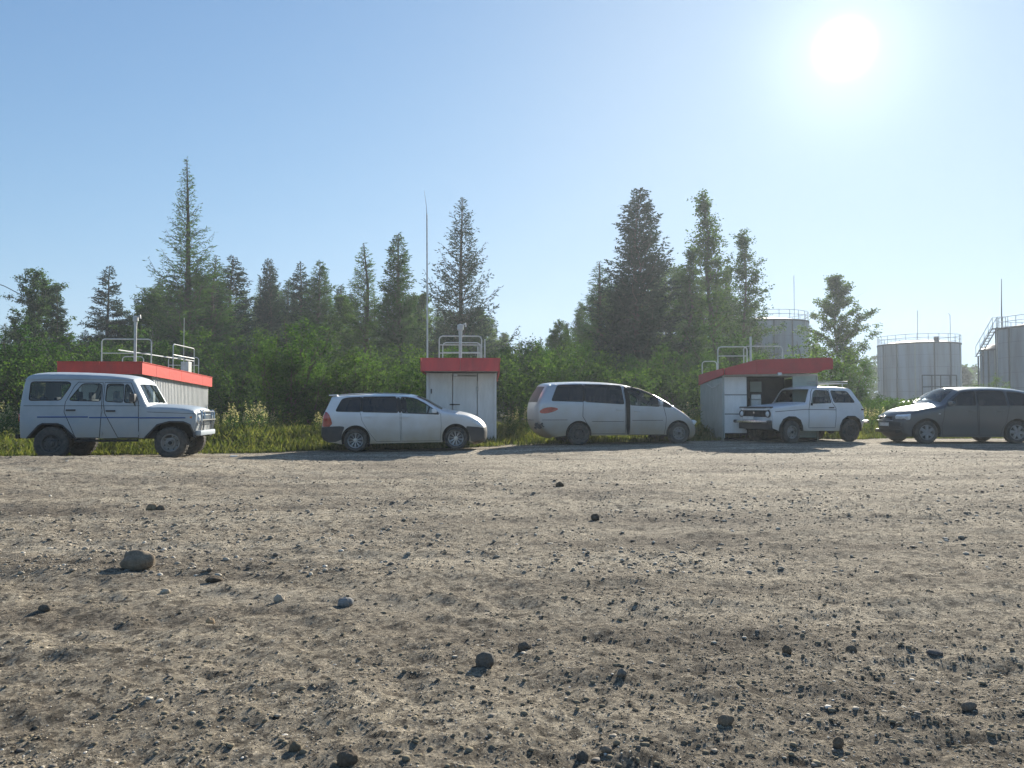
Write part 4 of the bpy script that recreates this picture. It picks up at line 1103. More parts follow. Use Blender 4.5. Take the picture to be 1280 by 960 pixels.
# ------------------------------------------------------------------ vehicles
def poly_in(P, poly):
    x, z = P[:, 0], P[:, 1]; ins = np.zeros(len(P), bool); n = len(poly)
    for i in range(n):
        x0, z0 = poly[i]; x1, z1 = poly[(i + 1) % n]
        c = ((z0 > z) != (z1 > z)) & (x < (x1 - x0) * (z - z0) / ((z1 - z0) if abs(z1 - z0) > 1e-12 else 1e-12) + x0)
        ins ^= c
    return ins
def seg_dist(P, path, closed=False):
    A = np.array(path, float); B = np.roll(A, -1, 0) if closed else A[1:]; A = A if closed else A[:-1]
    d = np.full(len(P), 1e9)
    for a, b in zip(A, B):
        ab = b - a; L = (ab ** 2).sum() + 1e-12
        t = np.clip(((P - a) @ ab) / L, 0, 1)[:, None]
        d = np.minimum(d, np.linalg.norm(P - (a + t * ab), axis=1))
    return d
def chaikin(P, it=2, closed=False):
    P = [tuple(p) for p in P]
    for _ in range(it):
        Q = []; n = len(P)
        if not closed: Q.append(P[0])
        for i in range(n if closed else n - 1):
            a, b = P[i], P[(i + 1) % n]
            Q.append((a[0] * .75 + b[0] * .25, a[1] * .75 + b[1] * .25)); Q.append((a[0] * .25 + b[0] * .75, a[1] * .25 + b[1] * .75))
        if not closed: Q.append(P[-1])
        P = Q
    return P
def soften(P, r=0.045):
    out = []; n = len(P)
    for i in range(n):
        p, a, b = P[i], P[i - 1], P[(i + 1) % n]
        la, lb = math.dist(p, a), math.dist(p, b); fa, fb = min(r / max(la, 1e-6), .35), min(r / max(lb, 1e-6), .35)
        A = (lerp(p[0], a[0], fa), lerp(p[1], a[1], fa)); B = (lerp(p[0], b[0], fb), lerp(p[1], b[1], fb))
        out += [A, ((A[0] + B[0]) / 4 + p[0] / 2, (A[1] + B[1]) / 4 + p[1] / 2), B]
    return out
def dens(P, step, closed=False):
    out = []; n = len(P)
    for i in range(n if closed else n - 1):
        a, b = P[i], P[(i + 1) % n]; L = math.dist(a, b); k = max(1, int(math.ceil(L / step)))
        for j in range(k): out.append((lerp(a[0], b[0], j / k), lerp(a[1], b[1], j / k)))
    if not closed: out.append(tuple(P[-1]))
    return out
def arch_pts(cx, cz, r, zs, shape):
    """from right foot to left foot, over the top"""
    if shape == 'round':
        a0 = math.asin(max(-1, min(1, (zs - cz) / r)))
        return [(cx + r * math.cos(a), cz + r * math.sin(a)) for a in np.linspace(a0, math.pi - a0, 22)]
    return [(cx + a * r, cz + b * r) for a, b in shape]

def vehicle(name, label, cat, S, loc, rz, group=None):
    t = thing(name, label, cat, loc, rz, group)
    W = S['W']; zb = S['zb']; tum = S['tum']; rr_ = S.get('round', 0.07)
    top = chaikin(S['top'], S.get('smooth', 2)); top = dens(top, 0.06)
    xmin, xmax = min(p[0] for p in top), max(p[0] for p in top); xm, hl = (xmin + xmax) / 2, (xmax - xmin) / 2
    pt = S.get('plan', 0.12); zs = S['zs']
    topA = np.array(top)
    def wid(P, edge=False):
        P = np.atleast_2d(np.asarray(P, float)); q = np.abs((P[:, 0] - xm) / hl)
        w = W * (1 - pt * np.clip(q, 0, 1) ** 5)
        w = w - tum * np.clip(P[:, 1] - zb, 0, None) - S.get('under', 0.10) * np.clip(zb * 0.55 - P[:, 1], 0, None)
        w = w + S.get('crease', 0.0) * np.exp(-((P[:, 1] - zb + 0.12) / 0.05) ** 2)
        d = seg_dist(P, topA) if not edge else np.zeros(len(P))
        e = np.clip(1 - d / rr_, 0, 1)
        return w - rr_ * (1 - np.sqrt(np.clip(1 - e ** 2, 0, 1)))
    # closed outline
    ol = list(top)
    for (cx, cz, r, shp) in sorted(S['arches'], key=lambda a: -a[0]):
        ol += dens(arch_pts(cx, cz, r, zs, shp), 0.06)
    # remove doubled points
    o2 = [ol[0]]
    for p in ol[1:]:
        if math.dist(p, o2[-1]) > 0.004: o2.append(p)
    ol = dens(o2, 0.08, True)
    def wchaik(P, it=1):
        return chaikin(P, it, True) if S.get('wround') else soften(P)
    wins = [(w[0], wchaik(w[1]), w[2]) for w in S['windows']]
    pats = [(w[0], chaikin(w[1], 1, True), w[2]) for w in S.get('patches', [])]
    doors = [(d[0], d[1]) for d in S['doors']]
    loops = [ol] + [dens(w[1], 0.07, True) for w in wins + pats] + [dens(d[1], 0.08, True) for d in doors]
    pts = []; edges = []
    for lp in loops:
        n0 = len(pts); pts += lp; edges += [(n0 + i, n0 + (i + 1) % len(lp)) for i in range(len(lp))]
    # refinement points
    extra = []
    for p, q in zip(top[:-1], top[1:]):
        nx, nz = q[1] - p[1], -(q[0] - p[0]); L = math.hypot(nx, nz) + 1e-9
        for off in (0.012, 0.03, 0.055, 0.09): extra.append(((p[0] + q[0]) / 2 + nx / L * off, (p[1] + q[1]) / 2 + nz / L * off))
    zmax = max(p[1] for p in top)
    for gx in np.arange(xmin, xmax, 0.11):
        for gz in np.arange(0.2, zmax, 0.075): extra.append((gx, gz))
    E = np.array(extra); keep = poly_in(E, ol)
    allseg = np.full(len(E), 1e9)
    for lp in loops: allseg = np.minimum(allseg, seg_dist(E, lp, True))
    E = E[keep & (allseg > 0.010)]
    vc = [Vector(p) for p in pts] + [Vector(p) for p in E]
    rv, re, rf, *_ = delaunay_2d_cdt(vc, edges, [], 0, 1e-5)
    P2 = np.array([v[:] for v in rv]); Ft = np.array([f for f in rf if len(f) == 3]); Cn = P2[Ft].mean(1)
    ins = poly_in(Cn, ol); Ft, Cn = Ft[ins], Cn[ins]
    lab = np.zeros(len(Ft), int); names = ['body']
    for i, (dn, dp) in enumerate(doors): lab[poly_in(Cn, dp)] = 1 + i
    nd = len(doors)
    for i, (wn_, wp_, wm_) in enumerate(wins): lab[poly_in(Cn, wp_)] = 1 + nd + i
    for i, (wn_, wp_, wm_) in enumerate(pats): lab[poly_in(Cn, wp_)] = 1 + nd + len(wins) + i
    Wd = wid(P2)
    def sideparts(k, sgn, dy):
        f = Ft[lab == k]
        if len(f) == 0: return None, None
        u, inv = np.unique(f, return_inverse=True); f = inv.reshape(f.shape)
        V = np.stack([P2[u, 0], sgn * (Wd[u] + dy), P2[u, 1]], -1)
        a, b, c = V[f[:, 0]], V[f[:, 1]], V[f[:, 2]]
        nn = np.cross(b - a, c - a)[:, 1]; flip = (nn * sgn) < 0
        f[flip] = f[flip][:, ::-1]
        return V, f
    # body = both sides + the cross strip over the top
    TV = []; TF = []
    def addm(V, F):
        n = len(TV); TV.extend(map(tuple, V)); TF.extend([tuple(int(i) + n for i in f) for f in F])
    for sgn in (-1, 1):
        V, F = sideparts(0, sgn, 0.0); addm(V, F)
    we = wid(topA, True)
    tg = np.gradient(topA, axis=0); nrm_ = np.stack([-tg[:, 1], tg[:, 0]], -1); nrm_ /= np.linalg.norm(nrm_, axis=1, keepdims=True) + 1e-9
    fr = np.array([-1, -0.93, -0.84, -0.6, -0.3, 0, 0.3, 0.6, 0.84, 0.93, 1.0]); crown = S.get('crown', 0.04)
    m_, k_ = len(top), len(fr)
    SV = np.zeros((m_, k_, 3))
    endb = S.get('endcrown', 0.10)
    for i in range(m_):
        vert = abs(nrm_[i, 0]); cr = (crown * (1 - vert) + endb * vert) * (1 - np.abs(fr) ** 2.4)
        SV[i, :, 0] = topA[i, 0] + nrm_[i, 0] * cr; SV[i, :, 1] = fr * we[i]; SV[i, :, 2] = topA[i, 1] + nrm_[i, 1] * cr
    faces = {}
    for i in range(m_ - 1):
        xc, zc = (topA[i] + topA[i + 1]) / 2
        for j in range(k_ - 1):
            f = (i * k_ + j, i * k_ + j + 1, (i + 1) * k_ + j + 1, (i + 1) * k_ + j)
            key = 'body'
            for (nm, x0, x1, z0, z1, fw) in S.get('cross', []):
                if x0 <= xc <= x1 and z0 <= zc <= z1 and abs((fr[j] + fr[j + 1]) / 2) < fw: key = nm; break
            faces.setdefault(key, []).append(f)
    flat = SV.reshape(-1, 3)
    addm(flat, [f[::-1] for f in faces.get('body', [])])
    body = mesh_obj('body', TV, TF, M[S['paint']], t, True); sharp(body.data, 42)
    bm = bmesh.new(); bm.from_mesh(body.data); bmesh.ops.remove_doubles(bm, verts=bm.verts, dist=0.0015)
    bmesh.ops.recalc_face_normals(bm, faces=bm.faces); bm.to_mesh(body.data); bm.free(); sharp(body.data, 42)
    cm = {c[0]: c for c in S.get('cross', [])}
    for key, fl in faces.items():
        if key == 'body': continue
        fl = np.array(fl); u, inv = np.unique(fl, return_inverse=True); fl = inv.reshape(fl.shape)[:, ::-1]
        V = flat[u].copy()
        mm = S['crossmat'][key]
        o = mesh_obj(key, V, fl, M[mm], t, True)
        if 'glass' not in mm and mm != 'tint':
            pass
    # doors, windows, patches
    parents = {}
    for sgn in (-1, 1):
        dob = {}
        for i, (dn, dp) in enumerate(doors):
            V, F = sideparts(1 + i, sgn, 0.003)
            if V is None: continue
            o = mesh_obj('door', V, F, M[S['paint']], t, True); dob[dn] = o
            lp = dens(dp, 0.06, True); w_ = wid(lp)
            MB().tube([(p[0], sgn * (w + 0.0005), p[1]) for p, w in zip(lp, w_)], S.get('gapr', 0.008), 4, closed=True).build('door_gap', M['seal'], o)
        for hi, h in enumerate(S.get('handles', [])):
            dn, hx, hz, hl_, hm = h
            w = float(wid([(hx, hz)])[0])
            MB().box((hx, sgn * (w + 0.018), hz), (hl_, 0.035, 0.038), bev=0.01).build('handle', M[hm], dob.get(dn, t), True)
        for i, (wn_, wp_, wm_) in enumerate(wins):
            V, F = sideparts(1 + nd + i, sgn, -0.012)
            if V is None: continue
            par = dob.get(wn_.split(':')[1]) if ':' in wn_ else t
            o = mesh_obj('window', V, F, M[wm_], par or t, True)
            lp = dens(wp_, 0.07, True); w_ = wid(lp)
            sl = MB().tube([(p[0], sgn * (w - 0.004), p[1]) for p, w in zip(lp, w_)], S.get('sealr', 0.011), 5, closed=True).build('window_seal', M['seal'], par if par else t)
            sl.parent = par or t
        for i, (wn_, wp_, wm_) in enumerate(pats):
            V, F = sideparts(1 + nd + len(wins) + i, sgn, 0.008)
            if V is not None: mesh_obj(wn_, V, F, M[wm_], t, True)
        # wheel wells
        for (cx, cz, r, shp) in S['arches']:
            ap = dens(arch_pts(cx, cz, r, zs, shp), 0.08); w_ = wid(ap)
            V = []; 
            for p, w in zip(ap, w_): V += [(p[0], sgn * (w - 0.002), p[1]), (p[0], sgn * (w - 0.34), p[1])]
            F = [(2 * k, 2 * k + 2, 2 * k + 3, 2 * k + 1) for k in range(len(ap) - 1)] + [tuple(range(1, len(V), 2))]
            mesh_obj('wheel_well', V, F, M['dark'], t)
            if S.get('lip'): MB().tube([(p[0], sgn * (w + 0.004), p[1]) for p, w in zip(ap, w_)], S['lip'], 6).build('arch_trim', M['plastic'], t, True)
    # underbody and floor
    a1, a2 = sorted(S['arches'], key=lambda a: a[0])[0], sorted(S['arches'], key=lambda a: a[0])[-1]
    MB().box(((a1[0] + a2[0]) / 2, 0, zs + 0.07), (a2[0] - a1[0] - 2 * a1[2] * 0.9, 2 * W - 0.12, 0.14)).build('underbody', M['dark'], t)
    MB().box((xm, 0, zs + 0.14), (2 * hl - 0.35, 2 * W - 0.75, 0.12)).build('chassis', M['dark'], t)
    for s in (-1, 1):
        pass
    if S.get('axles'):
        for (cx, cz, rw) in [(w[0], w[1], w[2]) for w in S['wheels']]:
            MB().tube([(cx, -W + 0.2, cz), (cx, W - 0.2, cz)], 0.045, 8).build('axle', M['dark'], t, True)
            MB().lathe([(0, -.12), (0.1, -.09), (0.13, 0), (0.1, .09), (0, .12)], (cx, 0.05, cz), 'Y', 14).build('differential', M['dark'], t, True)
    # wheels
    for (cx, cz, rw, tw, rim, steer) in S['wheels']:
        for sgn in (-1, 1):
            w = bpy.data.objects.new('wheel', None); COL.objects.link(w); w.parent = t
            w.location = (cx, sgn * (W - tw / 2 - S.get('wheel_in', 0.03)), cz); w.rotation_euler = (0, random.uniform(0, 1), (math.pi if sgn > 0 else 0) + steer)
            w.empty_display_size = 0.1
            hw = tw / 2; rr0 = S.get('rimr', 0.62) * rw
            MB().lathe([(rr0, -hw * 0.8), (rw * 0.86, -hw), (rw * 0.955, -hw * 0.86), (rw, -hw * 0.6), (rw, -hw * 0.08), (rw * 0.985, 0), (rw, hw * 0.08), (rw, hw * 0.6), (rw * 0.955, hw * 0.86), (rw * 0.86, hw), (rr0, hw * 0.8)], (0, 0, 0), 'Y', 36).build('tyre', M['rubber'], w, True)
            tr = MB()
            for k in range(30):
                a = 2 * math.pi * k / 30
                for q in (-1, 1):
                    Mx = Matrix.Rotation(-a + 0.0, 4, 'Y') @ Matrix.Rotation(0.35 * q, 4, 'X') if False else Matrix.Rotation(-a, 4, 'Y')
                    tr.box((rw * math.cos(a) * 1.0, q * hw * 0.42, rw * math.sin(a) * 1.0), (0.014, hw * 0.62, 0.035), M=Mx)
            tr.build('tread', M['rubber'], w)['kind'] = 'stuff'
            rm = MB()
            if rim == 'spoke':
                rm.lathe([(rr0 * 1.02, -hw * 0.86), (rr0, -hw * 0.92), (rr0 * 0.93, -hw * 0.8), (rr0 * 0.88, hw * 0.3), (rr0 * 0.9, hw * 0.8)], (0, 0, 0), 'Y', 36)
                for k in range(10):
                    a = 2 * math.pi * k / 10
                    for da in (-0.09, 0.09):
                        rm.tube([(0.05 * math.cos(a), -hw * 0.72, 0.05 * math.sin(a)), (rr0 * 0.93 * math.cos(a + da), -hw * 0.78, rr0 * 0.93 * math.sin(a + da))], 0.009, 5)
                rm.lathe([(0, -hw * 0.86), (0.055, -hw * 0.82), (0.06, -hw * 0.6), (0, -hw * 0.6)], (0, 0, 0), 'Y', 18)
                rm.build('rim', M['alloy'], w, True)
                MB().lathe([(0, 0), (rr0 * 0.9, 0)], (0, -hw * 0.35, 0), 'Y', 24).build('brake_disc', M['darkrim'], w)
            elif rim == 'six':
                rm.lathe([(rr0 * 1.02, -hw * 0.86), (rr0, -hw * 0.95), (rr0 * 0.9, -hw * 0.82), (rr0 * 0.87, hw * 0.3)], (0, 0, 0), 'Y', 36)
                for k in range(6):
                    a = 2 * math.pi * k / 6
                    c, s = math.cos(a), math.sin(a)
                    Mx = Matrix.Rotation(-a, 4, 'Y')
                    rm.box((rr0 * 0.55 * c, -hw * 0.78, rr0 * 0.55 * s), (rr0 * 0.75, 0.03, rr0 * 0.42), M=Mx, bev=0.012)
                rm.lathe([(0, -hw * 0.95), (rr0 * 0.26, -hw * 0.92), (rr0 * 0.32, -hw * 0.7)], (0, 0, 0), 'Y', 18)
                rm.build('rim', M['dullalloy'], w, True)
                MB().lathe([(0, 0), (rr0 * 0.9, 0)], (0, -hw * 0.3, 0), 'Y', 24).build('brake_disc', M['dark'], w)
            else:
                rm.lathe([(rr0 * 1.02, -hw * 0.84), (rr0 * 0.98, -hw * 0.92), (rr0 * 0.90, -hw * 0.84), (rr0 * 0.84, -hw * 0.35), (rr0 * 0.62, -hw * 0.30), (rr0 * 0.55, -hw * 0.48), (rr0 * 0.36, -hw * 0.5), (rr0 * 0.32, -hw * 0.72), (rr0 * 0.28, -hw * 0.85), (0, -hw * 0.86)], (0, 0, 0), 'Y', 30)
                ro = rm.build('rim', M['steel' if rim == 'steel' else 'darkrim'], w, True)
                ho = MB()
                for k in range(8):
                    a = 2 * math.pi * (k + .5) / 8
                    ho.lathe([(0, 0), (rr0 * 0.075, 0)], (rr0 * 0.73 * math.cos(a), -hw * 0.345, rr0 * 0.73 * math.sin(a)), 'Y', 8)
                ho.build('rim_holes', M['dark'], w)
                MB().lathe([(rr0 * 0.2, -hw * 0.84), (rr0 * 0.2, -hw * 1.02), (rr0 * 0.14, -hw * 1.06), (0, -hw * 1.06)], (0, 0, 0), 'Y', 14).build('hub', M['darkrim' if rim != 'steel' else 'dark'], w, True)
    # cabin
    for (sx, sz, h, m, dirn) in S.get('seats', []):
        for s in (-1, 1):
            o = bpy.data.objects.new('seat', None); COL.objects.link(o); o.parent = t; o.location = (sx, s * W * 0.42, sz)
            MB().box((0.05 * dirn, 0, 0), (0.48, 0.48, 0.13), bev=0.04).build('seat_cushion', M[m], o, True)
            MB().box((-0.22 * dirn, 0, h / 2), (0.12, 0.46, h), M=Matrix.Rotation(-0.2 * dirn, 4, 'Y'), bev=0.05).build('backrest', M[m], o, True)
            MB().box((-0.30 * dirn, 0, h + 0.08), (0.08, 0.25, 0.17), bev=0.035).build('headrest', M[m], o, True)
    if 'dash' in S:
        dx, dz, dn = S['dash']
        MB().box((dx, 0, dz), (0.34, 2 * W - 0.3, 0.18), bev=0.04).build('dashboard', M['inner'], t, True)
        pts = [(dx - dn * 0.28 + 0.05 * math.cos(a) * dn, (W * 0.42) * -1 * S.get('drv', 1) + 0.18 * math.sin(a), dz + 0.13 + 0.16 * math.cos(a)) for a in np.linspace(0, 2 * math.pi, 20, endpoint=False)]
        MB().tube(pts, 0.014, 6, closed=True).build('steering_wheel', M['seal'], t, True)
    return t, wid

def mirror(t, x, y, z, s, m='plastic', w=0.10, h=0.15):
    MB().box((x, y, z), (w, 0.16, h), bev=0.03).build('mirror', M[m], t, True)
    MB().tube([(x, y - s * -0.02, z - h * 0.3), (x, y - s * 0.16, z - h * 0.55)], 0.014, 6).build('mirror_arm', M['seal'], t, True)
def plate(t, c, w, h, axis=-1, name='number_plate', rz=None):
    """flat plate facing -x (axis -1) or +x"""
    o = MB().box(c, (0.012, w, h), bev=0.003).build(name, M['plate'], t)
    # the plate's characters cannot be read in the photograph: only the raised rim is built
    MB().tube([(c[0] + axis * 0.007, c[1] + a * w * 0.49, c[2] + e * h * 0.46) for a, e in ((-1, -1), (1, -1), (1, 1), (-1, 1))], 0.004, 4, closed=True).build('plate_rim', M['ink'], o)
    return o

# ---- 1. grey blue off-roader (nose right) ---------------------------------
s_ = 223.0; ux0, vg = 92.0, 850.0
def U(u, v): return ((u - ux0) / (s_ * 1.055), (vg - v) / s_)
def UL(*a): return [U(*p) for p in a]
W1 = 0.86
S1 = dict(W=W1, zb=U(0, 580)[1], tum=0.16, round=0.075, paint='p_uaz', plan=0.05, zs=U(0, 744)[1], under=0.05, crown=0.07, endcrown=0.03, smooth=1, lip=0.02, axles=True, wheel_in=0.0,
    top=UL((97, 740), (93, 640), (95, 590), (101, 520), (110, 455), (121, 432), (150, 423), (250, 421), (420, 424), (560, 431), (640, 441), (664, 456), (700, 522), (732, 583), (745, 586), (850, 588), (945, 597), (978, 610), (984, 650), (974, 700), (968, 716)),
    arches=[(U(258, 772)[0], U(0, 772)[1], 1 / s_, [(116, 28), (112, 34), (54, 92), (30, 101), (-40, 101), (-60, 90), (-112, 30), (-112, 28)]),
            (U(858, 770)[0], U(0, 770)[1], 1 / s_, [(112, 26), (106, 52), (90, 92), (60, 106), (-8, 108), (-66, 92), (-124, 28), (-124, 26)])],
    windows=[('side', UL((146, 466), (160, 461), (332, 461), (347, 470), (340, 490), (300, 553), (150, 555), (144, 545)), 'glass'),
             ('w:rear', UL((345, 548), (400, 474), (412, 469), (492, 469), (501, 476), (501, 552), (492, 559), (352, 556)), 'glass'),
             ('w:front', UL((526, 477), (534, 470), (606, 470), (613, 474), (613, 565), (530, 560), (524, 552)), 'glass'),
             ('w:front', UL((619, 473), (634, 472), (652, 500), (678, 556), (672, 566), (619, 565)), 'glass')],
    doors=[('rear', UL((384, 462), (506, 463), (507, 600), (498, 741), (379, 741), (322, 612), (327, 562), (366, 482))),
           ('front', UL((516, 463), (648, 465), (668, 510), (691, 562), (695, 741), (590, 741), (524, 620), (515, 562)))],
    patches=[],
    handles=[('rear', U(355, 603)[0], U(0, 603)[1], 0.20, 'plastic'), ('front', U(553, 607)[0], U(0, 607)[1], 0.20, 'plastic')],
    cross=[('windscreen', U(672, 0)[0], U(726, 0)[0], 1.0, 3.0, 0.88), ('rear_window', -0.1, U(112, 0)[0], U(0, 560)[1], U(0, 460)[1], 0.62), ('roof_skin', U(118, 0)[0], U(662, 0)[0], 1.7, 3, 2)],
    crossmat=dict(windscreen='glass', rear_window='glass', roof_skin='p_uaz_roof'),
    wheels=[(U(258, 0)[0], 0.36, 0.37, 0.22, 'dark', 0), (U(856, 0)[0], 0.36, 0.36, 0.22, 'steel', R(-4))],
    seats=[(U(420, 0)[0], 0.82, 0.55, 'seat', 1), (U(610, 0)[0], 0.86, 0.52, 'seatlight', 1), (U(240, 0)[0], 0.8, 0.45, 'seat', 1)],
    dash=(U(690, 0)[0], 1.12, 1), drv=-1, rimr=0.58)
x1 = X(23, 16.9); 
T1, wid1 = vehicle('off_road_car', 'pale grey blue boxy off-roader with a blue side line, leftmost vehicle', 'car', S1, (x1 - 0.15, 16.9 + W1, Gf(-9, 17.3) + 0.0), R(8))
bz = U(0, 580)[1]
for sgn in (-1, 1):
    for (a, b, v, m, r_) in ((190, 440, 637, 'blue', 0.016), (447, 695, 640, 'blue', 0.016), (697, 930, 642, 'blue', 0.016)):
        xs_ = np.linspace(U(a, 0)[0], U(b, 0)[0], 12); zz = U(0, v)[1]; w_ = wid1([(q, zz) for q in xs_])
        MB().tube([(q, sgn * (w + 0.0), zz) for q, w in zip(xs_, w_)], r_, 5).build('side_line', M[m], T1, True)
    xs_ = np.linspace(U(94, 0)[0], U(700, 0)[0], 20); zz = U(0, 581)[1]; w_ = wid1([(q, zz) for q in xs_])
    MB().tube([(q, sgn * (w + 0.001), zz) for q, w in zip(xs_, w_)], 0.007, 4).build('belt_seam', M['seal'], T1, True)
    xs_ = np.linspace(U(116, 0)[0], U(655, 0)[0], 24); zz = U(0, 449)[1]; w_ = wid1([(q, zz) for q in xs_])
    MB().tube([(q, sgn * (w + 0.006), zz + 0.012 * math.sin((q) / 2.6 * 3.14)) for q, w in zip(xs_, w_)], 0.014, 6).build('roof_gutter', M['p_uaz'], T1, True)
    mirror(T1, U(668, 0)[0], sgn * (W1 + 0.06), U(0, 541)[1], sgn, w=0.12, h=0.19)
    MB().tube([(U(668, 0)[0], sgn * (W1 + 0.02), U(0, 560)[1]), (U(682, 0)[0], sgn * (W1 - 0.03), U(0, 600)[1])], 0.014, 6).build('mirror_arm', M['seal'], T1, True)
    for v_ in (605, 720):
        for u_ in (511, 697): MB().tube([(U(u_, 0)[0], sgn * (W1 + 0.005), U(0, v_)[1] - 0.04), (U(u_, 0)[0], sgn * (W1 + 0.005), U(0, v_)[1] + 0.04)], 0.016, 6).build('hinge', M['p_uaz'], T1, True)
    # front lamps on the nose
    fx = U(980, 0)[0]
    lp_ = MB().lathe([(0, 0.05), (0.06, 0.045), (0.09, 0.02), (0.10, -0.02)], (fx - 0.01, sgn * 0.58, U(0, 655)[1]), 'X', 20).build('headlight', M['lens'], T1, True)
    MB().lathe([(0.09, 0.0), (0.115, 0.03), (0.125, -0.03)], (fx - 0.01, sgn * 0.58, U(0, 655)[1]), 'X', 20).build('headlight_ring', M['chrome'], lp_, True)
    MB().box((fx - 0.12, sgn * 0.80, U(0, 640)[1]), (0.10, 0.06, 0.06), bev=0.015).build('turn_signal', M['orange'], T1, True)
    MB().box((0.0, sgn * 0.70, U(0, 640)[1]), (0.03, 0.12, 0.18), bev=0.01).build('rear_lamp', M['red'], T1, True)
    MB().tube([(U(690, 0)[0], sgn * W1 * .96, 0.42), (U(375, 0)[0], sgn * W1 * .96, 0.42)], 0.03, 6).build('sill_tube', M['dark'], T1, True)
# hood edge seam, blue dust panel, grille, bumper and bull bar
for sgn in (-1, 1):
    xs_ = np.linspace(U(735, 0)[0], U(985, 0)[0], 12); w_ = wid1([(q, U(0, 620)[1]) for q in xs_])
    MB().tube([(q, sgn * (w + 0.001), U(0, 612 + 10 * i / 11)[1]) for i, (q, w) in enumerate(zip(xs_, w_))], 0.006, 4).build('hood_seam', M['seal'], T1, True)
    MB().box((U(765, 0)[0], sgn * (W1 - 0.02), U(0, 606)[1]), (0.07, 0.03, 0.05), bev=0.01).build('hood_latch', M['seal'], T1, True)
fxx = U(984, 0)[0]
MB().box((fxx + 0.012, 0, U(0, 655)[1]), (0.02, 0.80, 0.22)).build('grille', M['dark'], T1)
for k in range(9): MB().box((fxx + 0.03, -0.36 + 0.09 * k, U(0, 655)[1]), (0.02, 0.022, 0.20)).build('grille_bar', M['p_uaz'], T1)
MB().box((U(986, 0)[0], 0, U(0, 722)[1]), (0.14, 1.34, 0.12), bev=0.03).build('front_bumper', M['p_uaz_roof'], T1, True)
bb = MB()
for y in (-0.56, -0.34, 0.34, 0.56):
    bb.tube([(U(990, 0)[0], y, U(0, 715)[1]), (U(1000, 0)[0], y, U(0, 660)[1]), (U(998, 0)[0], y, U(0, 612)[1]), (U(988, 0)[0], y, U(0, 604)[1])], 0.022, 6)
bb.tube([(U(1002, 0)[0], -0.6, U(0, 655)[1]), (U(1002, 0)[0], 0.6, U(0, 655)[1])], 0.022, 6)
bb.tube([(U(997, 0)[0], -0.56, U(0, 612)[1]), (U(997, 0)[0], 0.56, U(0, 612)[1])], 0.022, 6)
bb.build('bull_bar', M['chrome'], T1, True)
MB().box((-0.04, 0, 0.52), (0.08, 1.5, 0.10), bev=0.02).build('rear_bumper', M['dark'], T1, True)
for y in (-0.25, 0.15): MB().tube([(U(715, 0)[0], y - 0.2, U(0, 588)[1] + 0.02), (U(735, 0)[0], y + 0.3, U(0, 575)[1] + 0.05)], 0.009, 5).build('wiper', M['seal'], T1, True)
MB().tube([(U(780, 0)[0], 0.5, U(0, 586)[1]), (U(770, 0)[0], 0.5, U(0, 580)[1] + 0.02)], 0.02, 5).build('washer_nozzle', M['seal'], T1, True)

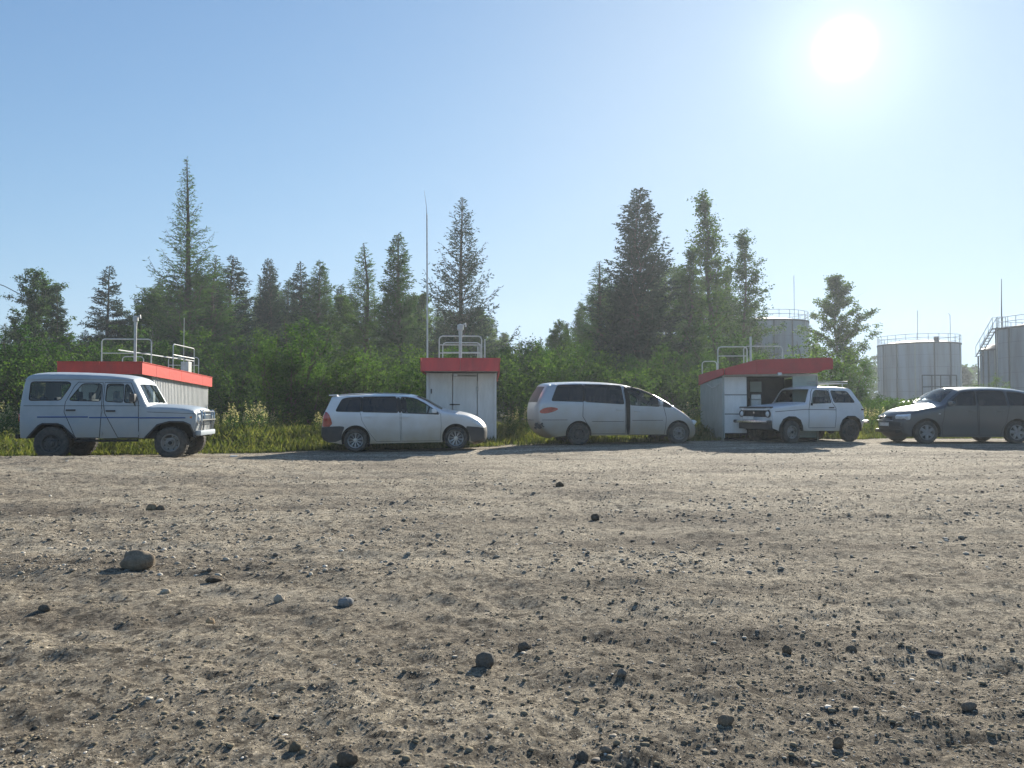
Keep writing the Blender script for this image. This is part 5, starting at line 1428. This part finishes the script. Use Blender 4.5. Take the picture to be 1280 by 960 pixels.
# ---- 2. white estate car (nose right) --------------------------------------
s_ = 4.571 * 46.5; ux0, vg = 92.0, 742.0; sl = 14.0 / 572
def U(u, v): return ((u - ux0) / (s_ * 1.015), (vg - v - (u - 290) * sl) / s_)
def UL(*a): return [U(*p) for p in a]
def arcw(u, v): p = U(u, v); return p
W2 = 0.85
S2 = dict(W=W2, zb=U(400, 522)[1], tum=0.30, round=0.09, paint='p_wagon', plan=0.16, zs=U(560, 694)[1], under=0.12, crown=0.06, endcrown=0.08, lip=None, wheel_in=0.02, crease=0.01,
    top=UL((120, 688), (94, 670), (90, 640), (98, 585), (104, 545), (118, 515), (146, 455), (152, 440), (170, 434), (250, 427), (330, 423), (450, 421), (560, 424), (630, 433), (690, 458), (750, 495), (800, 518), (860, 524), (930, 536), (985, 560), (1018, 590), (1030, 620), (1028, 660), (1015, 684), (960, 696)),
    arches=[(*arcw(292, 676), 81 / s_, 'round'), (*arcw(862, 662), 78 / s_, 'round')],
    windows=[('side', UL((180, 514), (214, 449), (246, 440), (325, 436), (325, 520), (190, 518)), 'tint'),
             ('w:rear', UL((331, 436), (400, 434), (524, 434), (536, 524), (331, 520)), 'tint'),
             ('w:front', UL((548, 436), (600, 438), (642, 446), (692, 474), (752, 514), (772, 532), (556, 525)), 'glass')],
    doors=[('rear', UL((324, 434), (530, 431), (546, 525), (546, 684), (410, 686), (372, 640), (330, 570), (320, 520))),
           ('front', UL((537, 431), (620, 438), (690, 468), (745, 505), (778, 530), (780, 600), (772, 680), (554, 684), (553, 525)))],
    patches=[('tail_light', UL((100, 520), (128, 518), (150, 545), (162, 602), (90, 606), (90, 570)), 'red'),
             ('rear_bumper', UL((60, 610), (160, 602), (214, 600), (232, 606), (214, 640), (206, 690), (80, 690), (60, 660)), 'plastic'),
             ('front_bumper', UL((915, 598), (960, 600), (1060, 612), (1060, 655), (1040, 690), (948, 694), (942, 640)), 'plastic'),
             ('pillar_trim', UL((323, 436), (332, 435), (332, 519), (324, 519)), 'seal'), ('pillar_trim', UL((523, 435), (549, 437), (557, 524), (535, 523)), 'seal'),
             ('headlight', UL((955, 560), (985, 562), (1010, 585), (1012, 602), (985, 590), (958, 578)), 'lens')],
    handles=[('rear', U(362, 545)[0], U(362, 545)[1], 0.17, 'p_wagon'), ('front', U(578, 548)[0], U(578, 548)[1], 0.17, 'p_wagon')],
    cross=[('windscreen', U(640, 0)[0], U(788, 0)[0], U(700, 512)[1], 3, 0.86), ('rear_window', -0.1, U(150, 0)[0], U(120, 515)[1], U(150, 452)[1], 0.8),
           ('bumper_skin', U(990, 0)[0], 9, -1, U(1000, 607)[1], 2), ('rear_bumper_skin', -1, U(112, 0)[0], -1, U(96, 608)[1], 2)],
    crossmat=dict(windscreen='glass', rear_window='tint', bumper_skin='plastic', rear_bumper_skin='plastic'),
    wheels=[(U(290, 0)[0], U(290, 680)[1], 0.305, 0.20, 'spoke', 0), (U(862, 0)[0], U(862, 667)[1], 0.30, 0.20, 'spoke', 0)],
    seats=[(U(590, 0)[0], 0.55, 0.55, 'seat', 1), (U(430, 0)[0], 0.55, 0.5, 'seat', 1)], dash=(U(760, 0)[0], 0.88, 1), rimr=0.66, gapr=0.005)
T2, wid2 = vehicle('estate_car', 'silvery white estate car with dark bumpers and dusty lower doors, left of the middle kiosk', 'car', S2, (X(398, 20.0), 20.05 + W2, -0.10), R(3))
T2.rotation_euler = (0, R(-sl * 57.3 * 0.85), R(3))
for sgn in (-1, 1):
    MB().box((U(742, 0)[0], sgn * (W2 + 0.03), U(742, 512)[1]), (0.14, 0.18, 0.12), bev=0.04).build('mirror', M['p_wagon'], T2, True)
    xs_ = np.linspace(U(190, 0)[0], U(600, 0)[0], 14)
    MB().tube([(q, sgn * (W2 - 0.21), float(np.interp(q, [U(190, 0)[0], U(400, 0)[0], U(600, 0)[0]], [U(190, 434)[1], U(400, 421)[1], U(600, 426)[1]])) + 0.035) for q in xs_], 0.014, 6).build('roof_rail', M['alloy'], T2, True)
MB().box((U(158, 0)[0], 0, U(158, 433)[1] + 0.035), (0.22, 1.15, 0.03), bev=0.01).build('spoiler', M['p_wagon'], T2, True)

# ---- 3. silver minivan (nose right) -----------------------------------------
s_ = 4.571 * 43.7; ux0, vg = 190.0, 719.0; sl = 0
def U(u, v): return ((u - ux0) / (s_ * 0.945), (vg - v) / s_)
def UL(*a): return [U(*p) for p in a]
W3 = 0.88
S3 = dict(W=W3, zb=U(0, 478)[1], tum=0.26, round=0.10, paint='p_van', plan=0.14, zs=U(0, 664)[1], under=0.10, crown=0.06, endcrown=0.06, wheel_in=0.02,
    top=UL((300, 672), (262, 655), (236, 632), (220, 600), (214, 560), (216, 500), (226, 460), (248, 415), (266, 386), (270, 376), (290, 371), (340, 366), (478, 361), (600, 364), (700, 373), (790, 392), (880, 428), (940, 462), (1000, 502), (1050, 532), (1096, 565), (1124, 600), (1134, 630), (1132, 670), (1110, 690), (1080, 694)),
    arches=[(*U(436, 655), 76 / s_, 'round'), (*U(1016, 655), 77 / s_, 'round')],
    windows=[('side', UL((286, 464), (322, 378), (344, 374), (466, 371), (468, 470), (300, 466)), 'tint'),
             ('w:rear', UL((474, 371), (600, 372), (684, 379), (694, 484), (474, 471)), 'tint'),
             ('w:front', UL((714, 384), (760, 387), (800, 397), (850, 419), (890, 446), (900, 498), (730, 490)), 'glass'),
             ('quarter', UL((912, 462), (940, 474), (975, 500), (962, 503), (922, 498)), 'glass')],
    doors=[('rear', UL((470, 370), (692, 374), (700, 480), (702, 655), (505, 655), (490, 610), (458, 555), (460, 470))),
           ('front', UL((728, 376), (790, 394), (850, 418), (902, 448), (925, 500), (940, 560), (938, 610), (930, 662), (728, 662)))],
    patches=[('pillar_trim', UL((466, 372), (475, 371), (475, 470), (467, 470)), 'seal'), ('tail_light', UL((222, 520), (250, 504), (290, 500), (326, 510), (300, 526), (256, 538), (224, 536)), 'red'),
             ('door_opening_shade', UL((696, 378), (718, 380), (726, 440), (728, 662), (706, 660), (704, 480)), 'dark')],  # flat dark strip painted for the shade inside the ajar sliding door
    handles=[('rear', U(668, 516)[0], U(0, 516)[1], 0.22, 'p_van'), ('front', U(768, 524)[0], U(0, 524)[1], 0.20, 'p_van')],
    cross=[('windscreen', U(800, 0)[0], U(985, 0)[0], U(0, 498)[1], 3, 0.88), ('rear_window', -0.1, U(268, 0)[0], U(0, 470)[1], U(0, 388)[1], 0.82)],
    crossmat=dict(windscreen='glass', rear_window='dustglass'),
    wheels=[(U(438, 0)[0], 0.315, 0.32, 0.21, 'dark', 0), (U(1018, 0)[0], 0.32, 0.32, 0.21, 'steel', 0)],
    seats=[(U(770, 0)[0], 0.72, 0.6, 'seatlight', 1), (U(600, 0)[0], 0.72, 0.55, 'seat', 1)], dash=(U(930, 0)[0], 1.0, 1), rimr=0.60, lip=None)
gz3 = 0.0
T3, wid3 = vehicle('minivan', 'silver minivan with its sliding door ajar and dented rear corner, nose to the right kiosk', 'car', S3, (X(661.5, 21.4) - 0.02, 21.5 + W3, Gf(3, 22)), R(12))
for sgn in (-1, 1):
    MB().box((U(905, 0)[0], sgn * (W3 + 0.02), U(0, 480)[1]), (0.12, 0.18, 0.15), bev=0.045).build('mirror', M['p_van'], T3, True)
    for (a, b, v) in ((235, 372, 574), (510, 692, 584), (740, 920, 578)):
        xs_ = np.linspace(U(a, 0)[0], U(b, 0)[0], 8); w_ = wid3([(q, U(0, v)[1]) for q in xs_])
        MB().tube([(q, sgn * (w + 0.002), U(0, v)[1]) for q, w in zip(xs_, w_)], 0.007, 5).build('side_moulding', M['plastic'], T3, True)
    MB().box((U(1118, 0)[0], sgn * 0.62, U(0, 592)[1]), (0.10, 0.34, 0.13), M=Matrix.Rotation(R(35), 4, 'Y'), bev=0.03).build('headlight', M['lens'], T3, True)
# scuffed, broken rear bumper corner
rr2 = random.Random(3); mb = MB()
for k in range(26):
    a_ = rr2.uniform(0, 1); mb.box((U(205, 0)[0] + rr2.uniform(-0.03, 0.18), -W3 * rr2.uniform(0.72, 0.93), U(0, 600)[1] + rr2.uniform(-0.13, 0.03)), (rr2.uniform(.03, .12), 0.03, rr2.uniform(.01, .05)), M=Matrix.Rotation(rr2.uniform(-1, 1), 4, 'Y'))
mb.build('torn_bumper_piece', M['plastic'], T3); T3.children[-1]['kind'] = 'stuff'
MB().tube([(U(188, 0)[0] - 0.01, -0.8 + 0.16 * k, U(0, 575)[1] + 0.02 * math.sin(3 * k)) for k in range(11)], 0.008, 4).build('bumper_seam', M['seal'], T3, True)

# ---- 4. white small off-roader (nose left, turned towards us) ---------------
sx_, sz_ = 4.571 * 33.0, 4.571 * 42.3; ux0, vg = 484.0, 795.0
def U(u, v): return ((u - ux0) / sx_, (vg - 12 * (u - 590) / 330 - v) / sz_)
def UL(*a): return [U(*p) for p in a]
W4 = 0.80
S4 = dict(W=W4, zb=U(750, 560)[1], tum=0.28, round=0.05, paint='p_niva', plan=0.05, zs=U(740, 716)[1], under=0.08, crown=0.045, endcrown=0.02, smooth=1, lip=0.018, axles=True, wheel_in=-0.01,
    top=UL((487, 716), (485, 690), (484, 640), (484, 604), (492, 598), (560, 586), (650, 574), (672, 568), (690, 522), (708, 482), (722, 473), (800, 468), (900, 467), (932, 470), (944, 482), (962, 520), (985, 556), (998, 580), (1005, 612), (1006, 645), (1000, 690), (993, 705)),
    arches=[(*U(584, 728), 0.40, [(1.05, 0.0), (1.0, 0.35), (0.78, 0.78), (0.35, 1.02), (-0.25, 1.04), (-0.7, 0.85), (-0.98, 0.4), (-1.05, 0.0)]),
            (*U(920, 716), 0.41, [(1.05, -0.05), (1.0, 0.35), (0.78, 0.78), (0.35, 1.02), (-0.35, 1.02), (-0.78, 0.78), (-1.0, 0.35), (-1.05, -0.05)])],
    windows=[('w:side', UL((694, 562), (712, 508), (722, 494), (732, 490), (796, 489), (801, 494), (806, 560), (700, 568)), 'glass'),
             ('quarter', UL((814, 490), (900, 488), (912, 494), (941, 548), (938, 553), (822, 557)), 'glass')],
    doors=[('side', UL((680, 600), (684, 566), (704, 500), (715, 482), (803, 480), (812, 560), (832, 590), (832, 640), (828, 704), (680, 708)))],
    handles=[('side', U(805, 588)[0], U(805, 588)[1], 0.18, 'plastic')],
    cross=[('windscreen', U(674, 0)[0], U(706, 0)[0], 0.9, 3, 0.9), ('rear_window', U(946, 0)[0], U(984, 0)[0], 0.95, 3, 0.8)],
    crossmat=dict(windscreen='glass', rear_window='glass'),
    wheels=[(U(586, 0)[0], U(586, 735)[1] - 0.0, 0.335, 0.19, 'steel', R(6)), (U(918, 0)[0], U(918, 718)[1] + 0.0, 0.335, 0.19, 'dark', 0)],
    seats=[(U(770, 0)[0], 0.62, 0.56, 'seat', -1), (U(880, 0)[0], 0.62, 0.48, 'seat', -1)], dash=(U(690, 0)[0], 0.92, -1), rimr=0.58)
yaw4 = R(20)
T4, wid4 = vehicle('small_off_road_car', 'white three door off-roader with roof rack, black hood edge and round headlights', 'car', S4,
                   (X(966, 22.1) - W4 * math.sin(yaw4), 22.1 + W4 * math.cos(yaw4), Gf(8, 22.3)), yaw4)
zf = lambda v: (vg - v) / sz_
fx = 0.0
MB().box((fx - 0.012, 0, 0.86), (0.03, 1.30, 0.21)).build('grille', M['dark'], T4)
for k in range(16): MB().box((fx - 0.035, -0.40 + 0.053 * k, 0.85), (0.02, 0.018, 0.17)).build('grille_slat', M['plastic'], T4)
MB().box((fx - 0.02, 0, 0.975), (0.04, 1.20, 0.05), bev=0.012).build('hood_lip', M['plate'], T4, True)
MB().box((fx + 0.02, 0, 1.035), (0.10, 1.46, 0.055), bev=0.015).build('hood_guard', M['plastic'], T4, True)
MB().add([(0.05, -0.66, 1.055), (0.6, -0.66, 1.125), (0.6, 0.66, 1.125), (0.05, 0.66, 1.055), (0.05, -0.66, 1.02), (0.6, -0.66, 1.08), (0.6, 0.66, 1.08), (0.05, 0.66, 1.02)],
         [(0, 1, 2, 3), (0, 4, 5, 1), (3, 2, 6, 7), (0, 3, 7, 4)]).build('dark_hood_patch', M['plastic'], T4) if False else None
for sgn in (-1, 1):
    h_ = MB().lathe([(0, -0.05), (0.05, -0.045), (0.08, -0.02), (0.085, 0.02)], (fx - 0.02, sgn * 0.60, 0.845), 'X', 20).build('headlight', M['lens'], T4, True)
    MB().lathe([(0.082, -0.03), (0.105, -0.04), (0.112, 0.03)], (fx - 0.012, sgn * 0.60, 0.845), 'X', 20).build('headlight_ring', M['plastic'], h_, True)
    MB().box((fx + 0.0, sgn * 0.60, 0.995), (0.06, 0.2, 0.07), bev=0.012).build('turn_signal', M['lens'], T4, True)
    MB().box((fx - 0.12, sgn * 0.78, 0.615), (0.14, 0.10, 0.10), bev=0.03).build('bumper_end', M['plastic'], T4, True)
    MB().box((U(712, 0)[0], sgn * (W4 + 0.07), U(712, 548)[1]), (0.10, 0.17, 0.20), bev=0.02).build('mirror', M['plastic'], T4, True)
    MB().box((U(694, 0)[0], sgn * (W4 + 0.0), U(694, 572)[1]), (0.06, 0.06, 0.08), bev=0.01).build('mirror_foot', M['plastic'], T4, True)
    xs_ = np.linspace(U(500, 0)[0], U(830, 0)[0], 18); w_ = wid4([(q, 0.85) for q in xs_])
    MB().tube([(q, sgn * (w + 0.001), float(np.interp(q, [U(500, 0)[0], U(660, 0)[0], U(830, 0)[0]], [U(500, 622)[1], U(660, 603)[1], U(830, 600)[1]]))) for q, w in zip(xs_, w_)], 0.009, 5).build('side_moulding', M['plastic'], T4, True)
    MB().box((U(990, 0)[0], sgn * (W4 - 0.012), U(990, 592)[1]), (0.11, 0.03, 0.045), bev=0.01).build('air_vent', M['seal'], T4, True)
    MB().tube([(U(856, 0)[0] - 0.25, sgn * 0.58, U(860, 466)[1] + 0.01), (U(856, 0)[0] - 0.25, sgn * 0.58, U(860, 466)[1] + 0.11)], 0.014, 5).build('rack_foot', M['galv'], T4)
    MB().tube([(U(856, 0)[0] + 0.3, sgn * 0.58, U(860, 466)[1] + 0.01), (U(856, 0)[0] + 0.3, sgn * 0.58, U(860, 466)[1] + 0.11)], 0.014, 5).build('rack_foot', M['galv'], T4)
    MB().box((U(1002, 0)[0], sgn * 0.64, 0.82), (0.03, 0.14, 0.20), bev=0.01).build('rear_lamp', M['red'], T4, True)
rk = MB(); zr = U(860, 466)[1] + 0.12; xr = U(856, 0)[0]
for dy in (-0.58, 0.58): rk.tube([(xr - 0.5, dy, zr), (xr + 0.5, dy, zr)], 0.014, 5)
for k in range(7): rk.tube([(xr - 0.5 + k / 6, -0.58, zr), (xr - 0.5 + k / 6, 0.58, zr)], 0.011, 5)
rk.tube([(xr - 0.5, -0.58, zr + 0.06), (xr + 0.5, -0.58, zr + 0.06), (xr + 0.5, 0.58, zr + 0.06), (xr - 0.5, 0.58, zr + 0.06)], 0.010, 5, closed=True)
rk.build('roof_rack', M['galv'], T4, True)
MB().box((fx - 0.13, 0, 0.615), (0.07, 1.56, 0.085), bev=0.02).build('front_bumper', M['chrome'], T4, True)
MB().box((fx - 0.0, 0, 0.50), (0.12, 1.46, 0.22), bev=0.03).build('front_apron', M['plastic'], T4, True)
plate(T4, (fx - 0.18, 0.10, 0.72), 0.52, 0.115)
MB().lathe([(0, -0.012), (0.035, -0.01), (0.035, 0.01)], (fx - 0.045, 0.0, 0.88), 'X', 4).build('badge', M['chrome'], T4)
MB().box((U(1008, 0)[0] + 0.13, 0, 0.60), (0.08, 1.5, 0.09), bev=0.02).build('rear_bumper', M['chrome'], T4, True)

# ---- 5. dark suv (nose left) -------------------------------------------------
s_ = 4.364 * 44.0; ux0, vg = 322.0, 842.0
def U(u, v): return ((u - ux0) / s_, (vg - v) / s_)
def UL(*a): return [U(*p) for p in a]
W5 = 0.88
S5 = dict(W=W5, zb=U(0, 634)[1], tum=0.30, round=0.11, paint='p_suv', plan=0.17, zs=U(0, 806)[1], under=0.12, crown=0.06, endcrown=0.16, wheel_in=0.02, lip=None,
    top=UL((345, 806), (320, 790), (308, 760), (306, 730), (312, 700), (330, 680), (366, 664), (430, 648), (500, 638), (530, 628), (575, 586), (612, 556), (640, 545), (700, 539), (800, 537), (900, 541), (970, 548), (1030, 562), (1075, 596), (1112, 640), (1126, 680), (1130, 730), (1120, 790), (1090, 804)),
    arches=[(*U(430, 780), 77 / s_, 'round'), (*U(934, 782), 77 / s_, 'round')],
    windows=[('w:front', UL((548, 632), (580, 600), (632, 560), (690, 554), (708, 554), (704, 634)), 'tint'),
             ('w:rear', UL((716, 554), (800, 552), (868, 556), (880, 634), (716, 634)), 'tint'),
             ('side', UL((888, 557), (960, 562), (1010, 578), (1046, 616), (1040, 634), (892, 634)), 'tint')],
    doors=[('front', UL((530, 640), (560, 602), (628, 553), (710, 548), (710, 700), (716, 795), (520, 795), (512, 740), (524, 690))),
           ('rear', UL((718, 548), (872, 550), (888, 640), (872, 720), (850, 760), (842, 795), (722, 795), (718, 700)))],
    patches=[],
    handles=[('front', U(680, 0)[0], U(0, 662)[1], 0.2, 'p_suv'), ('rear', U(840, 0)[0], U(0, 662)[1], 0.2, 'p_suv')],
    cross=[('windscreen', U(532, 0)[0], U(626, 0)[0], U(0, 630)[1], 3, 0.88), ('rear_window', U(1040, 0)[0], U(1105, 0)[0], U(0, 636)[1], 3, 0.82),
           ('front_bumper', -1, U(324, 0)[0], -1, U(0, 726)[1], 2)],
    crossmat=dict(windscreen='glass', rear_window='tint', front_bumper='plastic'),
    wheels=[(U(430, 0)[0], 0.325, 0.325, 0.22, 'six', 0), (U(934, 0)[0], 0.325, 0.325, 0.22, 'six', 0)],
    seats=[(U(670, 0)[0], 0.6, 0.55, 'seat', -1), (U(840, 0)[0], 0.6, 0.5, 'seat', -1)], dash=(U(570, 0)[0], 0.95, -1), rimr=0.66)
T5, wid5 = vehicle('dark_suv', 'dusty dark grey crossover cut off by the right edge of the picture', 'car', S5, (X(1060 + 306 / 4.364, 21.7) + 0.08, 21.7 + W5, Gf(12, 22)), R(1.5))
for sgn in (-1, 1):
    MB().box((U(560, 0)[0], sgn * (W5 + 0.05), U(0, 622)[1]), (0.13, 0.2, 0.13), bev=0.045).build('mirror', M['p_suv'], T5, True)
    o = MB().box((0.03, sgn * 0.60, U(0, 694)[1]), (0.22, 0.42, 0.13), M=Matrix.Rotation(sgn * R(-26), 4, 'Z') @ Matrix.Rotation(R(-25), 4, 'Y'), bev=0.035).build('headlight', M['lens'], T5, True)
    MB().box((U(500, 0)[0], sgn * (W5 - 0.015), U(0, 678)[1]), (0.06, 0.03, 0.025), bev=0.008).build('side_repeater', M['lens'], T5, True)
    MB().box((-0.03, sgn * 0.55, U(0, 752)[1]), (0.12, 0.2, 0.08), bev=0.03).build('fog_lamp', M['plastic'], T5, True)
MB().box((-0.175, 0, U(0, 702)[1]), (0.06, 0.66, 0.10), M=Matrix.Rotation(R(-12), 4, 'Y'), bev=0.02).build('grille', M['seal'], T5, True)
MB().box((-0.20, 0, U(0, 716)[1]), (0.05, 0.86, 0.025), bev=0.008).build('grille_trim', M['chrome'], T5, True)
MB().lathe([(0, -0.02), (0.045, -0.015), (0.05, 0.01)], (-0.21, 0, U(0, 698)[1]), 'X', 16).build('badge', M['chrome'], T5, True)
plate(T5, (-0.235, 0, U(0, 738)[1]), 0.52, 0.115)
MB().box((-0.13, 0, U(0, 775)[1]), (0.16, 1.2, 0.10), bev=0.03).build('lower_grille', M['seal'], T5, True)

# ---- 6. white car mostly hidden in the growth -------------------------------
s_ = 40.0
def U(u, v): return (u / 100.0, v / 100.0)
def UL(*a): return [U(*p) for p in a]
S6 = dict(W=0.84, zb=0.95, tum=0.3, round=0.09, paint='p_wagon', plan=0.12, zs=0.28, under=0.1, crown=0.06, endcrown=0.1, wheel_in=0.02,
    top=UL((5, 35), (0, 60), (5, 90), (40, 98), (110, 104), (150, 125), (185, 148), (215, 155), (300, 157), (350, 150), (390, 120), (410, 95), (415, 60), (405, 32)),
    arches=[(0.85, 0.31, 0.37, 'round'), (3.3, 0.31, 0.37, 'round')],
    windows=[('w:a', UL((150, 104), (190, 140), (235, 144), (238, 104)), 'tint'), ('w:b', UL((246, 104), (246, 144), (320, 144), (330, 104)), 'tint')],
    doors=[('a', UL((140, 100), (190, 148), (240, 150), (242, 34), (140, 34))), ('b', UL((245, 150), (325, 150), (335, 100), (300, 34), (245, 34)))],
    cross=[('windscreen', 1.12, 1.95, 1.04, 3, 0.88)], crossmat=dict(windscreen='tint'),
    wheels=[(0.85, 0.31, 0.31, 0.2, 'steel', 0), (3.3, 0.31, 0.31, 0.2, 'steel', 0)], lip=None)
T6, _ = vehicle('parked_car', 'white car nearly hidden behind the dark crossover, only its pale roof showing above the grass', 'car', S6, (X(1128, 40), 40, 0.38), R(8))

tag(MB().box((X(293, 18.0), 18.0, Gf(X(293, 18), 18) + 0.02), (0.16, 0.10, 0.05), rz=0.4, bev=0.012).build('scrap', M['plate']), 'small white scrap lying on the gravel right of the off-roader', 'litter')
# ------------------------------------------------------------------ haze
hz = mat('thin_haze'); m_, n_, l_ = hz
o_ = n_.new('ShaderNodeOutputMaterial'); pv = n_.new('ShaderNodeVolumePrincipled')
pv.inputs['Color'].default_value = (0.80, 0.88, 0.97, 1); pv.inputs['Density'].default_value = 0.0008; pv.inputs['Anisotropy'].default_value = 0.4
l_.new(pv.outputs[0], o_.inputs['Volume'])
hb = MB().box((0, 95, 12), (420, 250, 28)).build('haze', m_)
tag(hb, 'thin warm summer haze in the air', 'haze', kind='stuff')
